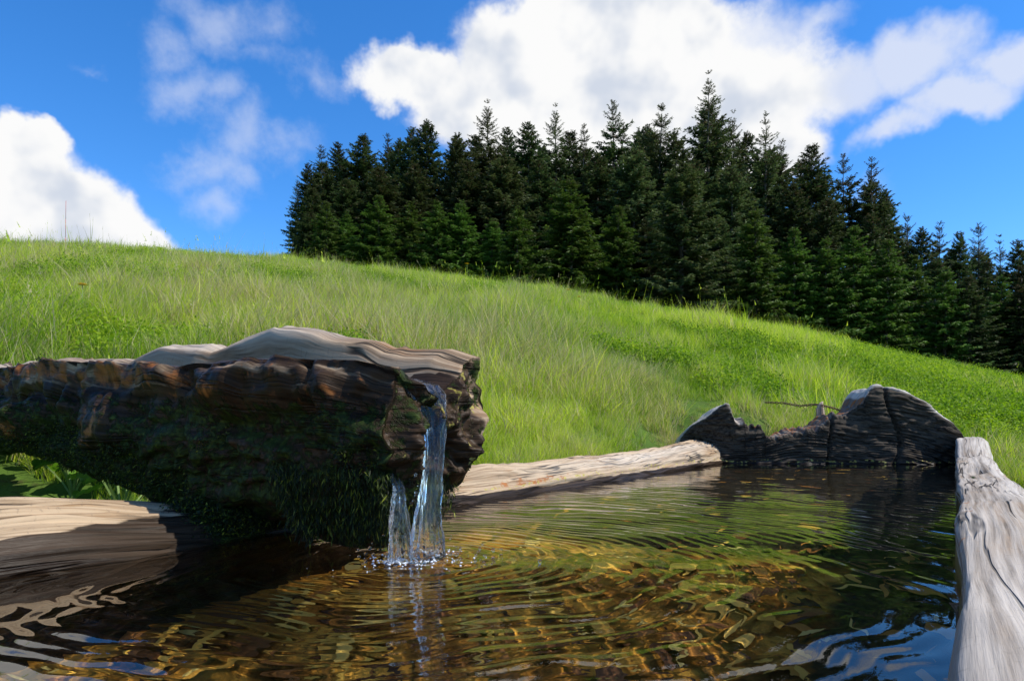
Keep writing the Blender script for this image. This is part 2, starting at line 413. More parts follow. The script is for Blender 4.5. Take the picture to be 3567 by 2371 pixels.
# ------------------------------------------------------------------ terrain
_TH = math.radians(33)
_PH = np.radians([-180, -140, -90, -60, -37, -29.2, -18.4, -10.1, 1, 14.6, 21.5, 27.7, 33.3, 37, 50, 75, 120, 180])
_VC = np.array([-.04, -.01, .12, .19, .222, .236, .242, .234, .217, .169, .143, .111, .082, .060, .008, -.03, -.04, -.04])
_pf = np.linspace(-math.pi, math.pi, 721); _vf = np.interp(_pf, _PH, _VC)
_vf = _vf - .017 * np.exp(-(_pf / 1.2) ** 4); _k = np.ones(13) / 13; _vf = np.convolve(np.pad(_vf, 6, mode='edge'), _k, 'valid')
def ground_z(X, Y, rough=True):
    X = np.asarray(X, float); Y = np.asarray(Y, float)
    r = np.hypot(X, Y); ph = np.arctan2(X, Y); vc = np.interp(ph, _pf, _vf)
    a, rc = .80, 14.0
    c = a / rc ** 2; s = vc + 2 * math.sqrt(a * c)
    # the sheet starts flat round the trough, climbs to the crest and falls away behind
    z = -a + s * r - c * r * r
    fl = -7.0
    z = np.where(z > fl + 6, z, fl + 6 * np.exp(np.clip((z - fl - 6) / 6, -30, 0)))
    if rough:
        am = np.clip((r - 1.2) / 3, 0, 1)
        z = z + am * (.050 * fbm(xyz(X * .9, Y * .9, 0), 3, 3) + .020 * fbm(xyz(X * 3.1, Y * 3.1, 5), 2, 9)) * np.clip(30 / np.maximum(r, 1), .3, 1)
    z = H + z
    s_, t_ = X * math.sin(_TH) + Y * math.cos(_TH), -X * math.cos(_TH) + Y * math.sin(_TH)
    se = 3.43 - .465 * np.clip(t_ / .85, -.3, 1.4)
    d = np.maximum(np.maximum(s_ - se - .30, t_ - 1.03), np.maximum(-.14 - t_, -s_ - .8))      # distance outside the trough
    cap = -.40 + np.where(d > 0, .40 * sstep(d, -.04, .06) + .75 * np.maximum(d, 0), 0)
    k = .03; m = np.minimum(z, cap); z = m - k * np.log1p(np.exp(-np.abs(z - cap) / k))
    return z
def ground_hit(px, py, r0=1.2):
    u, v = ray(px, py)
    Y = np.linspace(r0, 30, 6000); z = ground_z(u * Y, Y)
    k = np.argmax(z >= H + v * Y)
    if not (z >= H + v * Y).any(): k = np.argmax(z - (H + v * Y))
    return np.array((u * Y[k], Y[k], z[k]))

def build_ground():
    nphi = 420
    ph = np.concatenate([np.linspace(-48, 48, 300), np.linspace(48, 312, 121)[1:-1]]); ph = np.radians(ph); nphi = len(ph)
    rr = np.concatenate([np.geomspace(.25, 40, 170), np.geomspace(40, 900, 40)[1:]])
    R, P = np.meshgrid(rr, ph, indexing='ij')
    X, Y = R * np.sin(P), R * np.cos(P)
    Z = ground_z(X, Y)
    v = xyz(X, Y, Z).reshape(-1, 3)
    f = grid_faces(len(rr), nphi, wrap_v=True, flip=True)
    v = np.vstack([v, [[0, 0, float(ground_z(0.0, 0.001))]]]); ci = len(v) - 1
    cap = [[ci, (j + 1) % nphi, j] for j in range(nphi)]
    o = mesh_obj('ground', v, f.tolist() + cap, M['ground'])
    tag(o, kind='structure')
build_ground()

# trough frame: s along the trough (away from the camera), t across it (to the left)
TH = math.radians(33); AX = np.array((math.sin(TH), math.cos(TH))); NX = np.array((-math.cos(TH), math.sin(TH)))
def st2xy(s, t): return np.asarray(s)[..., None] * AX + np.asarray(t)[..., None] * NX
def xy2st(X, Y): return X * AX[0] + Y * AX[1], X * NX[0] + Y * NX[1]
T_L = 0.845; T_R = -0.004
def s_end(t): return 3.43 + (2.965 - 3.43) * np.clip((np.asarray(t) - T_R) / (T_L - T_R), -.3, 1.4)

# ------------------------------------------------------------------ trough
trough = empty('wooden_trough', (*st2xy(1.5, .42), -.62))
tag(trough, 'long weathered hewn timber water trough with a jagged blackened end board', 'trough')

def side_wall(prof, s0, s1, ds, t0, sgn, bump_fn, rnd_seed, zlift, ridge=1.0):
    """sweep a profile (list of (t_out, z)) along the trough; t measured outwards from the inner face"""
    P = np.array(prof, float)
    seg = np.hypot(*np.diff(P, axis=0).T); L = np.concatenate([[0], np.cumsum(seg)])
    n = 170
    # more points where the profile is in view (above the water)
    w = np.interp(np.linspace(0, 1, 400), np.linspace(0, 1, 400), np.where(np.interp(np.linspace(0, L[-1], 400), L, P[:, 1]) > -.03, 6, 1))
    cw = np.concatenate([[0], np.cumsum(w)]); cw /= cw[-1]
    l = np.interp(np.linspace(0, 1, n), cw, np.linspace(0, L[-1], 401))
    # rounded resample
    to = np.interp(l, L, P[:, 0]); zz = np.interp(l, L, P[:, 1])
    for _ in range(2):
        to[1:-1] = (to[:-2] + 2 * to[1:-1] + to[2:]) / 4; zz[1:-1] = (zz[:-2] + 2 * zz[1:-1] + zz[2:]) / 4
    nt = np.gradient(zz); nz = -np.gradient(to); nn = np.hypot(nt, nz) + 1e-9; nt, nz = -nt / nn, -nz / nn
    S = np.arange(s0, s1 + ds / 2, ds); ns = len(S)
    SS, LL = np.meshgrid(S, l, indexing='ij')
    TO = np.tile(to, (ns, 1)); ZZ = np.tile(zz, (ns, 1)); NT = np.tile(nt, (ns, 1)); NZ = np.tile(nz, (ns, 1))
    top = sstep(ZZ, -.05, .03)
    ZZ = ZZ + top * zlift(SS)
    TO = TO * (1 + .10 * fbm(xyz(SS * 1.3, 0 * SS, rnd_seed), 2, rnd_seed))
    d = .006 * fbm(xyz(SS * 3, LL * 12, rnd_seed), 3, rnd_seed + 1)
    wv = .012 * fbm(xyz(SS * 4, LL * 3, 2.), 2, rnd_seed + 5)
    rid = (1 - np.abs(fbm(xyz(SS * 1.3, (LL + wv) * 95, 1.), 2, rnd_seed + 2))) ** 2
    d = d + ridge * .0060 * (rid - .45) + ridge * .0012 * fbm(xyz(SS * 5, (LL + wv) * 190, 4.), 2, rnd_seed + 3)
    d = d + bump_fn(SS, TO, ZZ, LL)
    TO2 = TO + NT * d; Z2 = ZZ + NZ * d
    xy = st2xy(SS, t0 + sgn * TO2)
    v = np.concatenate([xy, Z2[..., None]], -1).reshape(-1, 3)
    f = grid_faces(ns, n, flip=(sgn < 0))
    faces = f.tolist()
    faces.append(list(range(n)) if sgn > 0 else list(range(n))[::-1])
    e = (ns - 1) * n
    faces.append(list(range(e, e + n))[::-1] if sgn > 0 else list(range(e, e + n)))
    return v, faces, SS, TO, ZZ, LL

SPS = .684                                              # s where the spout log crosses the left wall
def left_bumps(S, T, Z, L):
    d = np.where((T > .03), -.010 * np.exp(-((S - 2.62) / .05) ** 2) * (T > .11), 0)
    return d
v, f, S, T, Z, L = side_wall([(-.0, -.40), (0, -.01), (.012, .014), (.045, .036), (.09, .051), (.125, .054), (.155, .040), (.175, .0), (.185, -.1), (.19, -.75)],
                             -.55, 3.10, .009, T_L, 1, left_bumps, 21,
                             lambda s: .010 + .035 * sstep(s, 2.0, 2.9) - .018 * sstep(s, 1.3, .75) + .018 * sstep(s, .62, .35) + .004 * np.sin(s * 4), ridge=1.7)
inner = 1 - sstep(T, .03, .08)
wet = np.maximum(1.25 * (1 - sstep(Z, .004, .024)) * (T < .12), 1.0 * np.exp(-((S - .60) / .065) ** 2) * sstep(Z, .0, .02) * (T < .16))
wet = np.maximum(wet, 1.1 * sstep(S, -.3, .1) * (1 - sstep(S, .68, .8)) * (1 - sstep(T, .006 + .03 * sstep(S, .25, .55), .022 + .04 * sstep(S, .25, .55))))
moss = 1.0 * np.exp(-((S - .60) / .06) ** 2) * (Z > -.01) * (T < .17)
moss = np.maximum(moss, .8 * (T > .13) * (1 - sstep(Z, -.05, .05)))
lich = .52 * np.exp(-((Z - .024) / .010) ** 2) * (T < .08) * sstep(S, .9, 1.3)
rust = .62 * np.exp(-((Z - .030) / .012) ** 2) * np.exp(-((S - 1.45) / .25) ** 2) * (T < .09)
pale = .55 * np.exp(-((S - 2.3) / .7) ** 2) * np.exp(-((T - .06) / .04) ** 2)
guv = xyz(S, L, 0 * S).reshape(-1, 3)
part_of(mesh_obj('side_wall', v, f, M['rim'], attrs=dict(guv=guv, wet=wet.ravel(), moss=moss.ravel(), lichen=lich.ravel(), rust=rust.ravel(), pale=pale.ravel())), trough)

def right_bumps(S, T, Z, L):
    d = 0
    for (s, t, rs, rt, a) in ((2.03, .045, .05, .016, -.012), (2.16, .085, .07, .010, -.014), (1.86, .018, .035, .012, -.012), (1.98, .10, .06, .012, -.010), (1.2, .07, .10, .02, .006), (1.62, .03, .03, .01, -.006)):
        d = d + a * np.exp(-((S - s) / rs) ** 2 - ((T - t) / rt) ** 2)
    d = d + .012 * np.exp(-((S - 2.08) / .16) ** 2 - ((T - .07) / .035) ** 2)
    return d
v, f, S, T, Z, L = side_wall([(0, -.40), (0, -.005), (.000, .040), (.003, .047), (.02, .050), (.06, .052), (.088, .049), (.104, .034), (.118, 0), (.135, -.1), (.14, -.75)],
                             -.55, 3.80, .007, T_R, -1, right_bumps, 55,
                             lambda s: .000 + .012 * sstep(s, 2.0, 2.3) - .012 * sstep(s, 2.4, 2.9) + .062 * sstep(s, 2.7, 3.35) + .003 * np.sin(s * 5 + 1), ridge=.30)
wet = 1.2 * (1 - sstep(Z, .004, .030)) * (T < .02)
for (s0_, t0_, rs, rt_, a) in ((2.03, .045, .035, .010, .8), (2.16, .085, .06, .007, .8), (1.86, .018, .03, .010, .85), (1.98, .10, .05, .008, .7), (1.62, .03, .03, .006, .6), (1.55, .055, .10, .002, .6), (1.05, .075, .16, .002, .55)):
    wet = np.maximum(wet, a * np.exp(-((S - s0_) / rs) ** 2 - ((T - t0_) / rt_) ** 2))
moss = .75 * (T > .10) * (1 - sstep(Z, -.03, .04))
moss = np.maximum(moss, .9 * np.exp(-((S - 1.90) / .03) ** 2 - ((T - .03) / .008) ** 2))
lich = .40 * np.exp(-((Z - .036) / .007) ** 2) * (T < .01)
rust = .62 * np.exp(-((S - 2.05) / .10) ** 2 - ((T - .10) / .02) ** 2) + .4 * np.exp(-((S - 1.1) / .5) ** 2) * (T < .015) * (Z > .02)
pale = .40 * (T < .13) * np.clip(fbm(xyz(S * 2.2, T * 22, 0), 2, 19) + .45, 0, 1) + .3 * sstep(S, 2.3, 2.9) * sstep(T, .03, .08)
guv = xyz(S, L, 0 * S).reshape(-1, 3)
part_of(mesh_obj('side_wall', v, f, M['rim_grey'], attrs=dict(guv=guv, wet=wet.ravel(), moss=moss.ravel(), lichen=lich.ravel(), rust=rust.ravel(), pale=pale.ravel())), trough)

# far end board: outline read off the photograph, stood at the far end of the water
OUT = [(684, 446), (688, 437.5), (697.3, 425.2), (711.2, 415.9), (722, 405.9), (728.2, 402), (732.8, 403.6), (735.9, 412.9), (739.8, 417.5), (745.1, 417.2), (746.2, 424.4),
       (755.9, 425.2), (757.5, 423.3), (762, 424.4), (766, 434.5), (774.5, 436), (788.4, 433), (799.2, 430.5), (808.5, 429), (819, 430), (822.3, 425.2),
       (828.5, 420.6), (834.7, 415.2), (845.5, 417.5), (851.6, 411.3), (864, 405.1), (867, 394.4), (871.7, 388.2), (876.3, 385.1), (884, 385.4),
       (901, 389.7), (913.4, 393.6), (922.7, 398.2), (938, 404.4), (945.8, 409.8), (953.5, 415.9), (959.7, 423.7), (963.5, 432.9), (970, 445)]
def end_board():
    op = np.array(OUT); nu, nz, nt = 380, 80, 22
    px = np.linspace(op[0, 0], op[-1, 0], nu); py = np.interp(px, op[:, 0], op[:, 1])
    Yf = 2.965 - (px - 690) * (.089 / 263)
    X = (px - 512) / FPX * Yf
    jag = (.010 * np.round(vnoise(xyz(px * .30, 0 * px, 0 * px), 4) * 2) / 2 + .004 * vnoise(xyz(px * 1.1, 0 * px, 0 * px), 14)) * ((px > 744) & (px < 868))
    zt = H + (HOR - py) / FPX * Yf + jag
    # front face
    nz = 168; b2 = np.linspace(0, 1, 160); b = np.concatenate([np.zeros(8), b2])
    ZF = np.concatenate([np.tile((-.35 + .32 * np.arange(8) / 8)[None], (nu, 1)), -.03 + (zt[:, None] + .03) * b2[None]], 1)
    XF = np.tile(X[:, None], (1, nz)); YF = np.tile(Yf[:, None], (1, nz))
    curve = ZF * 1.0 + .25 * (XF - 1.2) ** 2 + .02 * fbm(xyz(XF * 4, ZF * 4, 0), 2, 8)
    saw = np.abs(((curve * 52 + 2.0 * fbm(xyz(XF * 3, ZF * 9, 1), 2, 31)) % 1) - .5)
    d = .014 * fbm(xyz(XF * 7, ZF * 9, 0), 3, 6) + .016 * (saw - .25) * (.55 + .45 * vnoise(xyz(XF * 6, ZF * 20, 3), 55)) + .004 * fbm(xyz(XF * 30, ZF * 60, 2), 2, 12)
    ck = np.exp(-((XF - 1.62 - .03 * np.sin(ZF * 16)) / .008) ** 2) + np.exp(-((XF - 1.35 - .1 * ZF) / .006) ** 2)
    d = d - .018 * ck
    left = np.clip((735 - px) / 45, 0, 1)[:, None]; YF = YF + .10 * left * sstep(ZF, .0, .1)   # the left shoulder leans back
    flank = (sstep(px, 925, 948) + .8 * np.exp(-((px - 738) / 5) ** 2))[:, None]
    bevel = sstep(b, .93, 1.0)[None] * .012 + flank * sstep(b, .80, 1.0)[None] ** 1.5 * .07
    YF = YF - d + bevel
    # top sheet across the thickness
    k = np.linspace(0, 1, nt)[1:]
    th = .24
    back = np.interp(px, [684, 720, 740, 760, 800, 860, 875, 905, 915, 938, 950, 962, 970], [-.03, -.01, -.04, -.02, .01, -.03, .0, .005, .032, .034, .01, -.01, -.03])
    ZT = zt[:, None] + back[:, None] * np.sin(k * math.pi / 2)[None] + .012 * fbm(xyz(X[:, None] * 14, k[None] * 3, 0), 3, 15) - .05 * (k[None] ** 6)
    YT = YF[:, -1:] + th * k[None]
    XT = np.tile(X[:, None], (1, nt - 1)) + 0 * ZT
    # back face
    nb = 8; kb = np.linspace(0, 1, nb + 1)[1:]
    ZB = ZT[:, -1:] + (-.5 - ZT[:, -1:]) * kb[None]
    YB = YT[:, -1:] + 0 * ZB + .02; XB = XT[:, -1:] + 0 * ZB
    XX = np.concatenate([XF, XT, XB], 1); YY = np.concatenate([YF, YT, YB], 1); ZZ = np.concatenate([ZF, ZT, ZB], 1)
    n = XX.shape[1]
    v = xyz(XX, YY, ZZ).reshape(-1, 3)
    f = grid_faces(nu, n, flip=False).tolist()
    f.append(list(range(n))); e = (nu - 1) * n; f.append(list(range(e, e + n))[::-1])
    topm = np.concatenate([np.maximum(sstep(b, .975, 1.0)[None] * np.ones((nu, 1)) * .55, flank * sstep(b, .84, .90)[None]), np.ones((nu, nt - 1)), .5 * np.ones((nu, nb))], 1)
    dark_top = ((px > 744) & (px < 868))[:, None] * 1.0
    pale = topm * (1 - .75 * dark_top)  # weathered top edges; sunlight on top and right-facing flanks painted in as paleness
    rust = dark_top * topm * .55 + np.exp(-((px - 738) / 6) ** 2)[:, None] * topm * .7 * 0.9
    lich = .56 * np.exp(-((ZZ - .012 - .004 * np.sin(XX * 30)) / .007) ** 2) * (np.arange(n) < nz)[None]
    moss = 0 * ZZ; wet = 1.1 * (1 - sstep(ZZ, .0, .012))
    guv = xyz(XX, curve_pad(curve, n), YY).reshape(-1, 3)
    return v, f, dict(guv=guv, wet=wet.ravel(), moss=moss.ravel(), lichen=lich.ravel(), rust=rust.ravel(), pale=pale.ravel())
def curve_pad(c, n):
    return np.concatenate([c, c[:, -1:] + np.linspace(0, .5, n - c.shape[1])[None]], 1)
v, f, at = end_board()
o = part_of(mesh_obj('end_wall', v, f, M['end'], attrs=at), trough); o['label'] = 'jagged blackened end board with pale sunlit top'

# near end board, behind the camera
def box_verts(s0, s1, t0, t1, z0, z1, n=12):
    v = []; 
    S = np.array([s0, s1, s1, s0]); Tt = np.array([t0, t0, t1, t1]); xy = st2xy(S, Tt)
    v = [(*p, z0) for p in xy] + [(*p, z1) for p in xy]
    return v, [[0, 1, 2, 3], [7, 6, 5, 4], [4, 5, 1, 0], [5, 6, 2, 1], [6, 7, 3, 2], [7, 4, 0, 3]]
v, f = box_verts(-.72, -.5, -.13, .97, -.75, .05)
z8 = np.zeros(8)
o = mesh_obj('end_wall', v, f, M['rim'], attrs=dict(guv=np.array(v), wet=z8, moss=z8, lichen=z8, rust=z8, pale=z8), smooth=False)
part_of(o, trough)
md = o.modifiers.new('bevel', 'BEVEL'); md.width = .03; md.segments = 3

# the floor of the trough
def build_bed():
    ns, nt = 240, 70
    s = np.linspace(0, 1, ns)[:, None]; t = np.linspace(T_R - .05, T_L + .06, nt)[None]
    S = -.5 + (s_end(t) + .1 + .5) * s; T = t + 0 * S
    Z = -.33 + .014 * fbm(xyz(S * 4, T * 4, 0), 3, 44) + .006 * fbm(xyz(S * 22, T * 22, 1), 2, 45)
    xy = st2xy(S, T); v = np.concatenate([xy, Z[..., None]], -1).reshape(-1, 3)
    o = mesh_obj('trough_floor', v, grid_faces(ns, nt, flip=False), M['bed'], attrs=dict(bed_shade=np.maximum(sstep(S, .95, 1.45), 1 - sstep(T, .08, .2)).ravel()))  # shade painted into the bed colour, far off and along the right wall
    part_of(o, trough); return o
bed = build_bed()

# sunken leaf litter
def build_litter():
    n = 3600; V = []; F = []; Rn = []
    for i in range(n):
        s = RNG.uniform(.15, 2.2) if i < 2000 else RNG.uniform(2.2, 3.2); t = RNG.uniform(.01, .83)
        if s > s_end(t) or RNG.random() < max(.92 * float(sstep(s, .95, 1.45)), .6 * float(1 - sstep(t, .08, .25))): continue
        x, y = st2xy(s, t)
        z = -.325 + .014 * float(vnoise(np.array((s * 4, t * 4, 0)), 44)) + RNG.uniform(.0, .022)
        L = RNG.uniform(.006, .030) * RNG.choice((1, 1, 1.6)); Wd = L * RNG.uniform(.08, .42); a = RNG.uniform(0, 6.28); tl = RNG.normal(0, .25); cu = RNG.uniform(.0, .3)
        e = np.array((math.cos(a), math.sin(a))); w = np.array((-e[1], e[0]))
        b = len(V); r = RNG.random()
        for k, wd in ((-1, 0), (-.4, .9), (.3, 1), (1, 0)):
            for sg in ((1, -1) if wd else (0,)):
                p = e * L * k + w * Wd * wd * sg
                V.append((x + p[0], y + p[1], z + tl * L * k * .6 + cu * L * (abs(sg) * .35 - k * k * .2))); Rn.append(r)
        F += [[b, b + 1, b + 2], [b + 1, b + 3, b + 4, b + 2], [b + 3, b + 5, b + 4]]
    o = mesh_obj('leaf_litter', V, F, M['litter'], attrs=dict(rnd=np.array(Rn)))
    tag(o, 'brown and yellow sunken leaves lying on the bed under the trough water', 'leaves', kind='stuff')
    return o
litter = build_litter()

# ------------------------------------------------------------------ water in the trough
FALL = np.array((-.108, .820))                           # where the jet meets the water
def wave(X, Y):
    d = np.hypot(X - FALL[0], Y - FALL[1]); s, t = xy2st(X, Y)
    nz = fbm(xyz(X * 5, Y * 5, 0), 3, 71); n2 = fbm(xyz(X * 13, Y * 13, 2), 2, 72)
    am = .55 + .45 * fbm(xyz(X * 3.0, Y * 3.0, 4), 2, 73)
    dd = d + .034 * nz + .007 * n2
    z = .00058 * np.exp(-d / 1.0) * np.cos(2 * math.pi * dd / .042) * am
    z = z + .00044 * np.exp(-d / .9) * np.cos(2 * math.pi * (dd / .0235 + .3)) * (1 - am * .5)
    z = z + .0034 * (.28 + np.exp(-d / .5)) * fbm(xyz(X * 9, Y * 9, 3), 2, 74) * .6
    z = z + .0022 * np.exp(-(d / .06) ** 2) * fbm(xyz(X * 60, Y * 60, 3), 2, 75)
    z = z + .00024 * fbm(xyz(X * 24, Y * 24, 6), 2, 76)
    return z
def build_water():
    s1 = np.concatenate([np.arange(-.5, .1, .05), np.arange(.1, 1.7, .0042), np.arange(1.7, 3.52, .0075)])
    k = (s1 + .5) / (3.515 + .5)
    t = np.linspace(T_R - .03, T_L + .03, 208)
    S = -.5 + (s_end(t)[None] + .06 + .5) * k[:, None]; T = t[None] + 0 * S
    xy = st2xy(S, T); Z = wave(xy[..., 0], xy[..., 1])
    v = np.concatenate([xy, Z[..., None]], -1).reshape(-1, 3)
    o = mesh_obj('water', v, grid_faces(len(s1), len(t), flip=False), M['water'])
    tag(o, kind='structure'); o.cycles.is_caustics_caster = True
    return o
water = build_water()
for o in (bed, litter): o.cycles.is_caustics_receiver = True
for o in trough.children: o.cycles.is_caustics_receiver = True

# ------------------------------------------------------------------ the spout log
LE = np.array((-.10, .88)); LD = np.array((.8387, -.5446)); LW = np.array((.5446, .8387))   # end point, direction of flow, far side
spout = empty('log_spout', (LE[0] - .9 * LD[0], LE[1] - .9 * LD[1], .0))
tag(spout, 'hollowed mossy log spout pouring water into the timber trough', 'spout')
def log_frame(l, w, z):
    xy = LE - np.asarray(l)[..., None] * LD + np.asarray(w)[..., None] * LW
    return np.concatenate([xy, np.asarray(z)[..., None]], -1)
near_top = lambda l: np.interp(l, [0, .05, .2, .5, .8, 1.0, 1.29, 1.8, 2.6], [.236, .246, .248, .258, .274, .275, .285, .30, .33])
far_top = lambda l: np.interp(l, [0, .04, .14, .18, .26, .39, .50, .56, .60, .72, .84, 1.0, 1.2, 1.31, 1.4, 1.8, 2.6], [.255, .270, .276, .292, .305, .332, .316, .305, .320, .326, .302, .303, .312, .322, .31, .32, .35])
bot = lambda l: np.interp(l, [0, .06, .15, .3, .5, .7, .84, 1.0, 1.3, 1.8, 2.6], [.075, .052, .036, .024, .028, .046, .072, .098, .114, .125, .15])
chan = lambda l: np.interp(l, [0, .03, .1, .5, 1.3, 2.6], [.205, .210, .214, .224, .246, .29])
def build_log():
    l = np.concatenate([np.linspace(0, .25, 60), np.linspace(.25, 1.6, 290)[1:], np.linspace(1.6, 2.6, 40)[1:]]); nl = len(l)
    # ring: near lip -> down round the outside -> far lip -> channel back to the near lip
    na, nc = 170, 80
    ang = np.linspace(math.radians(155), math.radians(385), na)        # outside, from near top round the bottom to the far top
    V = []; GU = []; WET = []; MO = []; PA = []; RU = []
    for i, li in enumerate(l):
        nt_, ft_, bt_ = near_top(li), far_top(li), bot(li)
        hw = .103 + .012 * math.sin(li * 3) ; zc = (nt_ + bt_) / 2 + .005
        rv = zc - bt_
        ca, sa = np.cos(ang), np.sin(ang)
        w = hw * np.sign(ca) * np.abs(ca) ** .85
        zz = np.where(sa < 0, zc + rv * sa, zc)
        w = w * np.where(sa < 0, 1.0, 1.0)
        # upper sides run up to their lips
        up = sa > 0
        nearside = up & (ca < 0); farside = up & (ca > 0)
        zz = np.where(nearside, zc + (nt_ - zc) * np.clip(sa / math.sin(math.radians(155)), 0, 1), zz)
        zz = np.where(farside, zc + (ft_ - zc) * np.clip(sa / math.sin(math.radians(25)), 0, 1), zz)
        wn = w[0]; wf = w[-1]
        # channel
        k = np.linspace(0, 1, nc + 2)[1:-1]; cz = chan(li)
        lipn, lipf = .020, .048
        wc = wf + (wn - wf) * k
        prof = np.interp(k, [0, .10, .26, .34, .46, .70, .82, .90, 1], [ft_, ft_ + .002, ft_ - .012, cz + .022, cz + .002, cz, cz + .012, nt_ + .001, nt_])
        W_ = np.concatenate([w, wc]); Z_ = np.concatenate([zz, prof])
        lv = np.full(na + nc, li)
        ar = np.concatenate([np.cumsum(np.hypot(np.diff(w, prepend=w[0]), np.diff(zz, prepend=zz[0]))), .5 + k * .2])
        V.append(np.stack([lv, W_, Z_], -1)); GU.append(np.stack([lv, ar, 0 * ar], -1))
    V = np.array(V); GU = np.array(GU); n = na + nc
    Ll, Ww, Zz = V[..., 0], V[..., 1], V[..., 2]
    isch = np.zeros((nl, n)); isch[:, na:] = 1
    wc_, zc_ = Ww - 0, Zz - .16
    rr = np.hypot(wc_, zc_) + 1e-6; nw, nz = wc_ / rr, zc_ / rr
    ar = GU[..., 1]
    rid = 1 - np.abs(fbm(xyz(Ll * 2.6, (ar + .010 * fbm(xyz(Ll * 6, ar * 5, 0), 2, 4)) * 120, 0), 2, 5))
    p3 = xyz(Ll * 9, Ww * 13, Zz * 13)
    bark = 1 - np.abs(fbm(p3 + .6 * np.stack([fbm(p3 * .7, 2, 64), fbm(p3 * .7, 2, 65), fbm(p3 * .7, 2, 66)], -1), 3, 63))      # plates with deep seams
    plate = np.clip(bark, 0, 1) ** 2
    d = .012 * fbm(xyz(Ll * 4.5, Ww * 9, Zz * 9), 3, 61) * (1 - .3 * isch)
    d = d + (1 - isch) * (-.017 * (plate - .35) + .006 * fbm(xyz(Ll * 34, Ww * 38, Zz * 38), 3, 62) + .002 * (rid - .6))
    d = d + isch * (.0030 * (rid - .6) + .004 * fbm(xyz(Ll * 13, Ww * 16, Zz * 4), 3, 67))
    # broken-off scabs of bark on the camera side
    for (l0, z0, rl, rz, a) in ((.60, .175, .070, .045, .030), (.93, .165, .045, .035, .022), (.46, .235, .05, .02, .014), (.22, .215, .15, .024, .018)):
        sc_ = np.exp(-(((Ll - l0) / rl) ** 4 + ((Zz - z0) / rz) ** 4)) * (Ww < -.02) * (1 - isch)
        d = d + a * sc_
    # undercut below the sound timber on the camera side near the mouth
    d = d - .020 * np.exp(-((Ll - .20) / .16) ** 4) * np.exp(-((Zz - .135) / .045) ** 4) * (Ww < -.03) * (1 - isch)
    W2 = Ww + nw * d; Z2 = Zz + nz * d
    jl = .012 * fbm(xyz(Ww * 22, Zz * 22, 0), 3, 80) * np.exp(-Ll / .03)
    P = log_frame(Ll + jl, W2, Z2)
    v = P.reshape(-1, 3); f = grid_faces(nl, n, wrap_v=True, flip=False).tolist()
    # end face: concentric rings shrinking to the middle, lumpy
    base_ring = V[0].copy(); ring0 = np.stack([Ll[0] + jl[0], W2[0], Z2[0]], -1); cen = np.array((0, -.005, .15))
    prev = np.arange(n); extra = []; egu = []
    cnt = len(v)
    for q in range(1, 26):
        k = q / 26
        r = ring0 * (1 - k) + cen * k
        bul = -.016 * math.sin(min(1, k * 3) * math.pi / 2)
        r[:, 0] = ring0[:, 0] * (1 - k) + bul + .020 * fbm(xyz(r[:, 1] * 30, r[:, 2] * 30, .0 * r[:, 0] + 7), 4, 91) * min(1, k * 4) + .02 * (.25 - r[:, 2]) 
        extra.append(log_frame(r[:, 0], r[:, 1], r[:, 2])); egu.append(np.stack([r[:, 1], r[:, 2] * .6, 0 * r[:, 0] + .3], -1))
        cur = cnt + np.arange(n); cnt += n
        f += np.stack([prev, np.roll(prev, -1), np.roll(cur, -1), cur], -1).tolist(); prev = cur
    f.append(prev.tolist())
    e = (nl - 1) * n; f.append(list(range(e, e + n))[::-1])
    ext = np.concatenate(extra); v = np.concatenate([v, ext])
    GUa = np.concatenate([GU.reshape(-1, 3), np.concatenate(egu)])
    ne = len(ext)
    outside = (1 - isch)
    under = 1 - sstep(Zz, .17, .235)
    nearo = (Ww < .02) * outside
    wet = outside * (.72 + .40 * under) + isch * 1.1 * (1 - sstep(Zz - far_top(Ll), -.040, -.008)) + .15 * nearo
    wet = np.where((Ww > .02) & (Zz > .24), wet * .1, wet)
    moss = outside * (.36 + .32 * under + .16 * sstep(Ll, .75, 1.2))
    rust = outside * np.exp(-((Zz - near_top(Ll) + .018) / .024) ** 2) * (Ww < 0) * (.34 + .36 * sstep(Ll, .36, .46))
    rust = np.maximum(rust, outside * .42 * np.exp(-((Zz - .205) / .016) ** 2) * (Ww < 0) * (1 - sstep(Ll, .30, .36)))
    rust = np.maximum(rust, .5 * np.exp(-((Ll - .60) / .07) ** 4 - ((Zz - .16) / .04) ** 4) * nearo)
    rust = np.maximum(rust, .55 * np.exp(-((Ll - .93) / .045) ** 4 - ((Zz - .15) / .032) ** 4) * nearo)
    wet = wet - .30 * (rust > .3); moss = moss - .55 * rust
    pale = .35 * isch * sstep(Zz, .285, .315)
    ez = ext[:, 2]; ew = np.concatenate(egu)[:, 0]
    att = dict(guv=GUa, wet=np.concatenate([wet.ravel(), .80 - .55 * sstep(ew, .045, .09)]), moss=np.concatenate([moss.ravel(), .45 + .1 * sstep(ez, .12, .2)]),
               rust=np.concatenate([rust.ravel(), .12 * np.ones(ne)]), pale=np.concatenate([pale.ravel(), np.zeros(ne)]),
               lichen=np.concatenate([0 * rust.ravel(), .33 * np.ones(ne)]))
    o = mesh_obj('log', v, f, M['log'], attrs=att); part_of(o, spout)
    return v, nl, n, na, V
LOGV, LNL, LN, LNA, LOGL = build_log()

